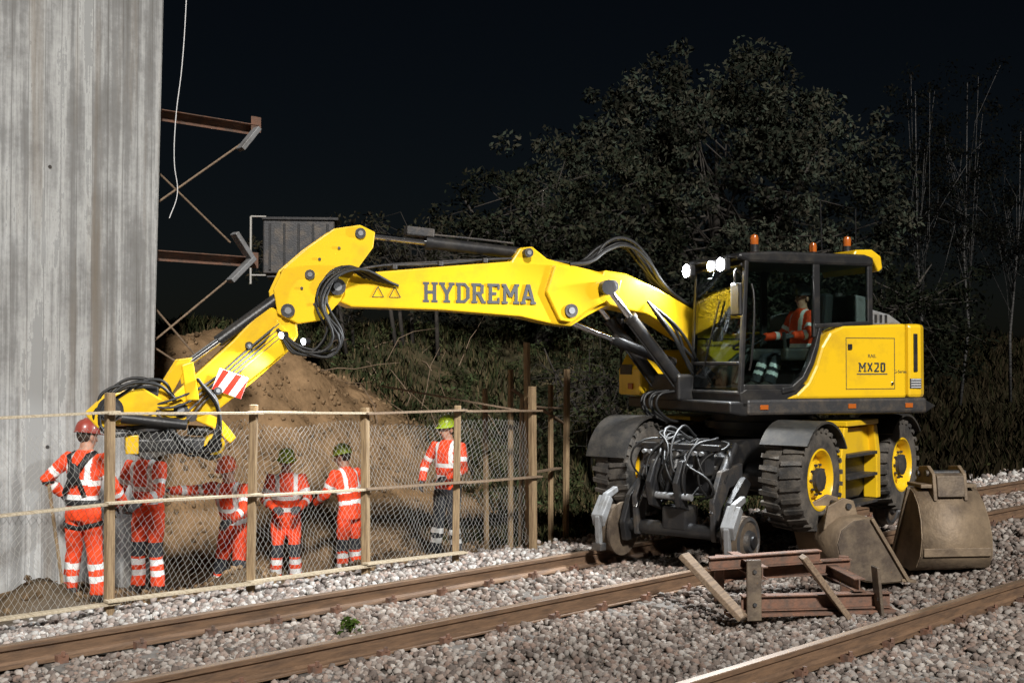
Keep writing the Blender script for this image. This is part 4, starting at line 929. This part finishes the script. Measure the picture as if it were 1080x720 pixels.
def tree(name,base,h,blobs,ncl,nper,lsize,col,trunk_r=.16,seed=1,bark='bark',crad=(.25,.55),nst=1,shell=.55,top=.72):
    r=np.random.default_rng(seed); e=empty(name,base)
    cents=[]
    wts=np.array([b[3]*b[4]*b[5] for b in blobs])**.8; wts/=wts.sum()
    for k,bq in enumerate(blobs):
        m_=int(ncl*wts[k]); u=r.normal(size=(m_,3)); u/=np.linalg.norm(u,axis=1)[:,None]; rr_=(shell+(1.14-shell)*r.random(m_)**.8)
        u*=rr_[:,None]*np.array(bq[3:6]); u+=np.array(bq[:3])+r.normal(0,.18,(m_,3)); cents.append(u)
    cents=np.concatenate(cents); cents=cents[cents[:,2]>.15]
    rad=r.uniform(crad[0],crad[1],len(cents))
    V,F,C=leaves(cents,rad,nper,lsize,col,seed=seed+5); fast_mesh('crown_foliage',V,F,M['leaf'],C,e)
    mb=MB()
    for q in range(nst):
        x0,y0=(r.normal(0,.3,2) if nst>1 else (0,0)); bx=blobs[q%len(blobs)]
        p=[Vector((x0,y0,-.4)),Vector((x0+r.normal(0,.1),y0+r.normal(0,.1),h*.2)),Vector((bx[0]*.5,bx[1]*.5,h*.42)),Vector((bx[0]*.8,bx[1]*.8,h*.58)),Vector((bx[0],bx[1],h*top))]
        mb.add(tube_data(p,[trunk_r,trunk_r*.8,trunk_r*.5,trunk_r*.3,.012],9))
        for k in range(26):
            t=cents[r.integers(len(cents))]; st=p[1].lerp(p[3],r.random()); tv=Vector(t); mid=st.lerp(tv,.5)+Vector((0,0,.2))+Vector(r.normal(0,.15,3))
            mb.add(tube_data([st,mid,tv],[trunk_r*.22,trunk_r*.12,.006],6))
    mb.obj('trunk_and_limbs',M[bark],e); return e
tree('broadleaf_tree',(23.0,17.2,2.2),7.6,[(0,0,4.2,2.7,2.5,2.9),(-2.2,1.9,3.8,2.0,2.0,2.3),(2.0,-1.8,3.6,2.2,2.1,2.4),(.9,-.8,6.3,1.7,1.6,1.3),(-1.0,1.0,6.0,1.5,1.5,1.3),(0,0,1.4,3.1,3.1,1.5)],660,80,.078,(.029,.033,.024),.2,11,nst=3)
tree('broadleaf_tree',(18.6,18.9,2.7),4.6,[(0,0,2.3,1.9,1.9,1.6),(1.3,-1.1,2.9,1.5,1.4,1.4),(-1.5,1.2,1.7,1.3,1.3,1.1),(0,0,.8,2.3,2.2,.9)],240,72,.072,(.020,.023,.015),.14,21,nst=3)
tree('hawthorn_shrub',(15.2,19.0,2.6),3.2,[(0,0,1.5,1.1,1.1,1.0),(-.9,.8,1.9,.8,.8,.8),(.8,-.6,.9,.9,.9,.7)],80,40,.06,(.022,.022,.014),.05,31,nst=4,crad=(.12,.4))
tree('hawthorn_shrub',(12.7,18.9,2.6),2.6,[(0,0,1.0,1.0,.9,.8),(-.7,.6,1.6,.6,.6,.5)],54,32,.055,(.024,.023,.014),.04,41,nst=4,crad=(.12,.33),top=.9)
tree('broadleaf_tree',(26.5,15.6,1.5),4.4,[(0,0,1.9,1.9,1.9,1.6),(2.1,-1.2,1.5,1.7,1.6,1.3),(0,0,.6,2.5,2.3,.8)],200,60,.078,(.009,.011,.007),.12,51,nst=3)  # leaf colour darkened to stand for weaker light on the right
tree('hawthorn_shrub',(15.6,14.6,.3),2.8,[(0,0,1.2,1.2,1.2,1.0),(1.0,-.4,1.0,1.0,1.0,.9),(-.8,.4,.7,.8,.8,.6)],110,56,.05,(.022,.026,.014),.05,55,nst=4,crad=(.14,.36))
for k,(s,n,h) in enumerate([(31.4,16.2,9.4),(33.5,16.0,10.0),(37.5,16.2,9.0)]):
    r=np.random.default_rng(60+k)
    bl=[(r.normal(0,.4),r.normal(0,.4),h*.88,.7,.7,1.1),(0,0,h*.68,1.4,1.4,1.5),(r.normal(0,.4),0,h*.5,1.5,1.5,1.3)]
    tree('birch_tree',(s,n,1.2),h,bl,110,44,.06,(.0048,.0052,.004),.055,60+k,bark='birch',crad=(.25,.6),shell=.2,top=.93)  # near-black leaf colour carries the dim light on the far right
r=np.random.default_rng(5)
def grass(name,s0,s1,n0,n1,cnt,h,cols,keep=None,width=.007):
    s=r.uniform(s0,s1,cnt); n=r.uniform(n0,n1,cnt)
    if keep is not None: k=keep(s,n); s=s[k];n=n[k]
    z=terr(s,n); m_=len(s); hh=h*r.uniform(.4,1.3,m_)*(1+.5*wob(s,n,1.1)); hh=np.clip(hh,.04,None)
    a=r.uniform(0,6.28,m_); dx=np.cos(a);dy=np.sin(a); ln=r.uniform(.1,.6,m_)*hh; w=width*(1+hh*3)
    b=np.stack([s,n,z-.02],1); tip=b+np.stack([dx*ln,dy*ln,hh],1); mid=b+np.stack([dx*ln*.3,dy*ln*.3,hh*.6],1)
    pr=np.stack([-dy*w,dx*w,0*w],1)
    V=np.stack([b-pr,b+pr,mid+pr*.7,tip,mid-pr*.7],1).reshape(-1,3); F=np.arange(m_*5).reshape(-1,5)
    C=np.array(cols)[r.integers(0,len(cols),m_)]*r.uniform(.6,1.4,(m_,1))
    fast_mesh(name,V,F,M['grassm'],C)
gc=[(.050,.050,.022),(.030,.040,.018),(.09,.070,.038),(.026,.030,.014)]
nodirt=lambda s,n: (np.exp(-((s-8.2)/4.2)**4-((n-14.6)/3.0)**4)<r.uniform(.02,.4,len(s)))
grass('bank_grass',2,26,13.2,21.5,52000,.19,gc,nodirt,width=.008)
grass('verge_grass',10.4,30,10.3,13.4,20000,.17,gc)
grass('distant_grass',20,60,9.9,22,34000,.40,[(.015,.012,.007),(.010,.010,.005),(.022,.017,.010)],width=.014)  # grass colours darkened to paint in the dim light on the far bank
cs=r.uniform(10.3,24,280); cn=r.uniform(10.6,20,280); k=(np.hypot((cs-8.2),(cn-14.5))>4.3)|(cn<12); k&=~((cs<10.8)&(cn<13)); cs=cs[k];cn=cn[k]
V,F,C=leaves(np.stack([cs,cn,terr(cs,cn)+.13],1),r.uniform(.12,.38,len(cs)),52,.045,(.038,.048,.021),seed=77); fast_mesh('bank_weeds',V,F,M['leaf'],C)
V,F,C=leaves(np.array([[5.35,7.65,-.12],[5.45,7.8,-.14],[10.6,9.4,-.1],[12.5,9.9,-.1]]),np.array([.11,.08,.12,.2]),60,.03,(.06,.10,.02),seed=78); fast_mesh('ballast_weeds',V,F,M['leaf'],C)
cnt=4200; s=r.uniform(3.5,13,cnt); n=r.uniform(10.4,17.5,cnt); z=terr(s,n); sz=r.uniform(.012,.055,cnt)
q=variants[r.integers(0,16,cnt)]*sz[:,None,None]; q=np.einsum('nij,nkj->nki',rotm(cnt),q)+np.stack([s,n,z+sz*.3],1)[:,None,:]
F=(bmF[None]+(np.arange(cnt)*12)[:,None,None]).reshape(-1,3); C=np.repeat(np.array([[.18,.12,.068]])*r.uniform(.6,1.4,(cnt,1)),20,0)
fast_mesh('soil_clods',q.reshape(-1,3),F,M['terr'],C)
tw=MB()
for k in range(26):
    s=r.uniform(10,16);n=r.uniform(14.5,19); z=gz(s,n); p=[Vector((s,n,z))]; d=Vector((r.normal(0,.5),r.normal(0,.5),1)).normalized()
    for q in range(4): d=(d+Vector(r.normal(0,.3,3))+Vector((0,0,-.12))).normalized(); p.append(p[-1]+d*r.uniform(.2,.5))
    tw.add(tube_data(p,[.012,.010,.008,.006,.003],5))
tw.obj('fallen_branches',M['plank_dk'])

# ---------------------------------------------------------------- world, light, camera
w=bpy.data.worlds.new('World'); scene.world=w; w.use_nodes=True; nt=w.node_tree
bg=nt.nodes['Background']; sky=nt.nodes.new('ShaderNodeTexSky'); sky.sky_type='NISHITA'; sky.sun_disc=False
AZ=240; EL=33
sky.sun_elevation=R(EL); sky.sun_rotation=R(90-AZ)
nt.links.new(sky.outputs[0],bg.inputs[0]); bg.inputs[1].default_value=.0009
d=Vector((math.cos(R(EL))*math.cos(R(AZ)),math.cos(R(EL))*math.sin(R(AZ)),math.sin(R(EL))))
l=bpy.data.lights.new('floodlight_sun','SUN'); l.energy=4.8; l.angle=R(5); l.color=(1,.965,.92)  # sun lamp added as one even stand-in for the unseen site floodlights
o=bpy.data.objects.new('floodlight_sun',l); o.rotation_euler=d.to_track_quat('Z','Y').to_euler(); o.location=d*30; link(o)
cam=bpy.data.cameras.new('camera'); cam.lens=40; cam.sensor_width=36; cam.clip_end=2000; cam.clip_start=.1
o=bpy.data.objects.new('camera',cam); o.location=(0,0,2.0); o.rotation_euler=(R(91.2),0,R(-43)); link(o); scene.camera=o
scene.view_settings.view_transform='Standard'; scene.view_settings.look='None'; scene.view_settings.exposure=0
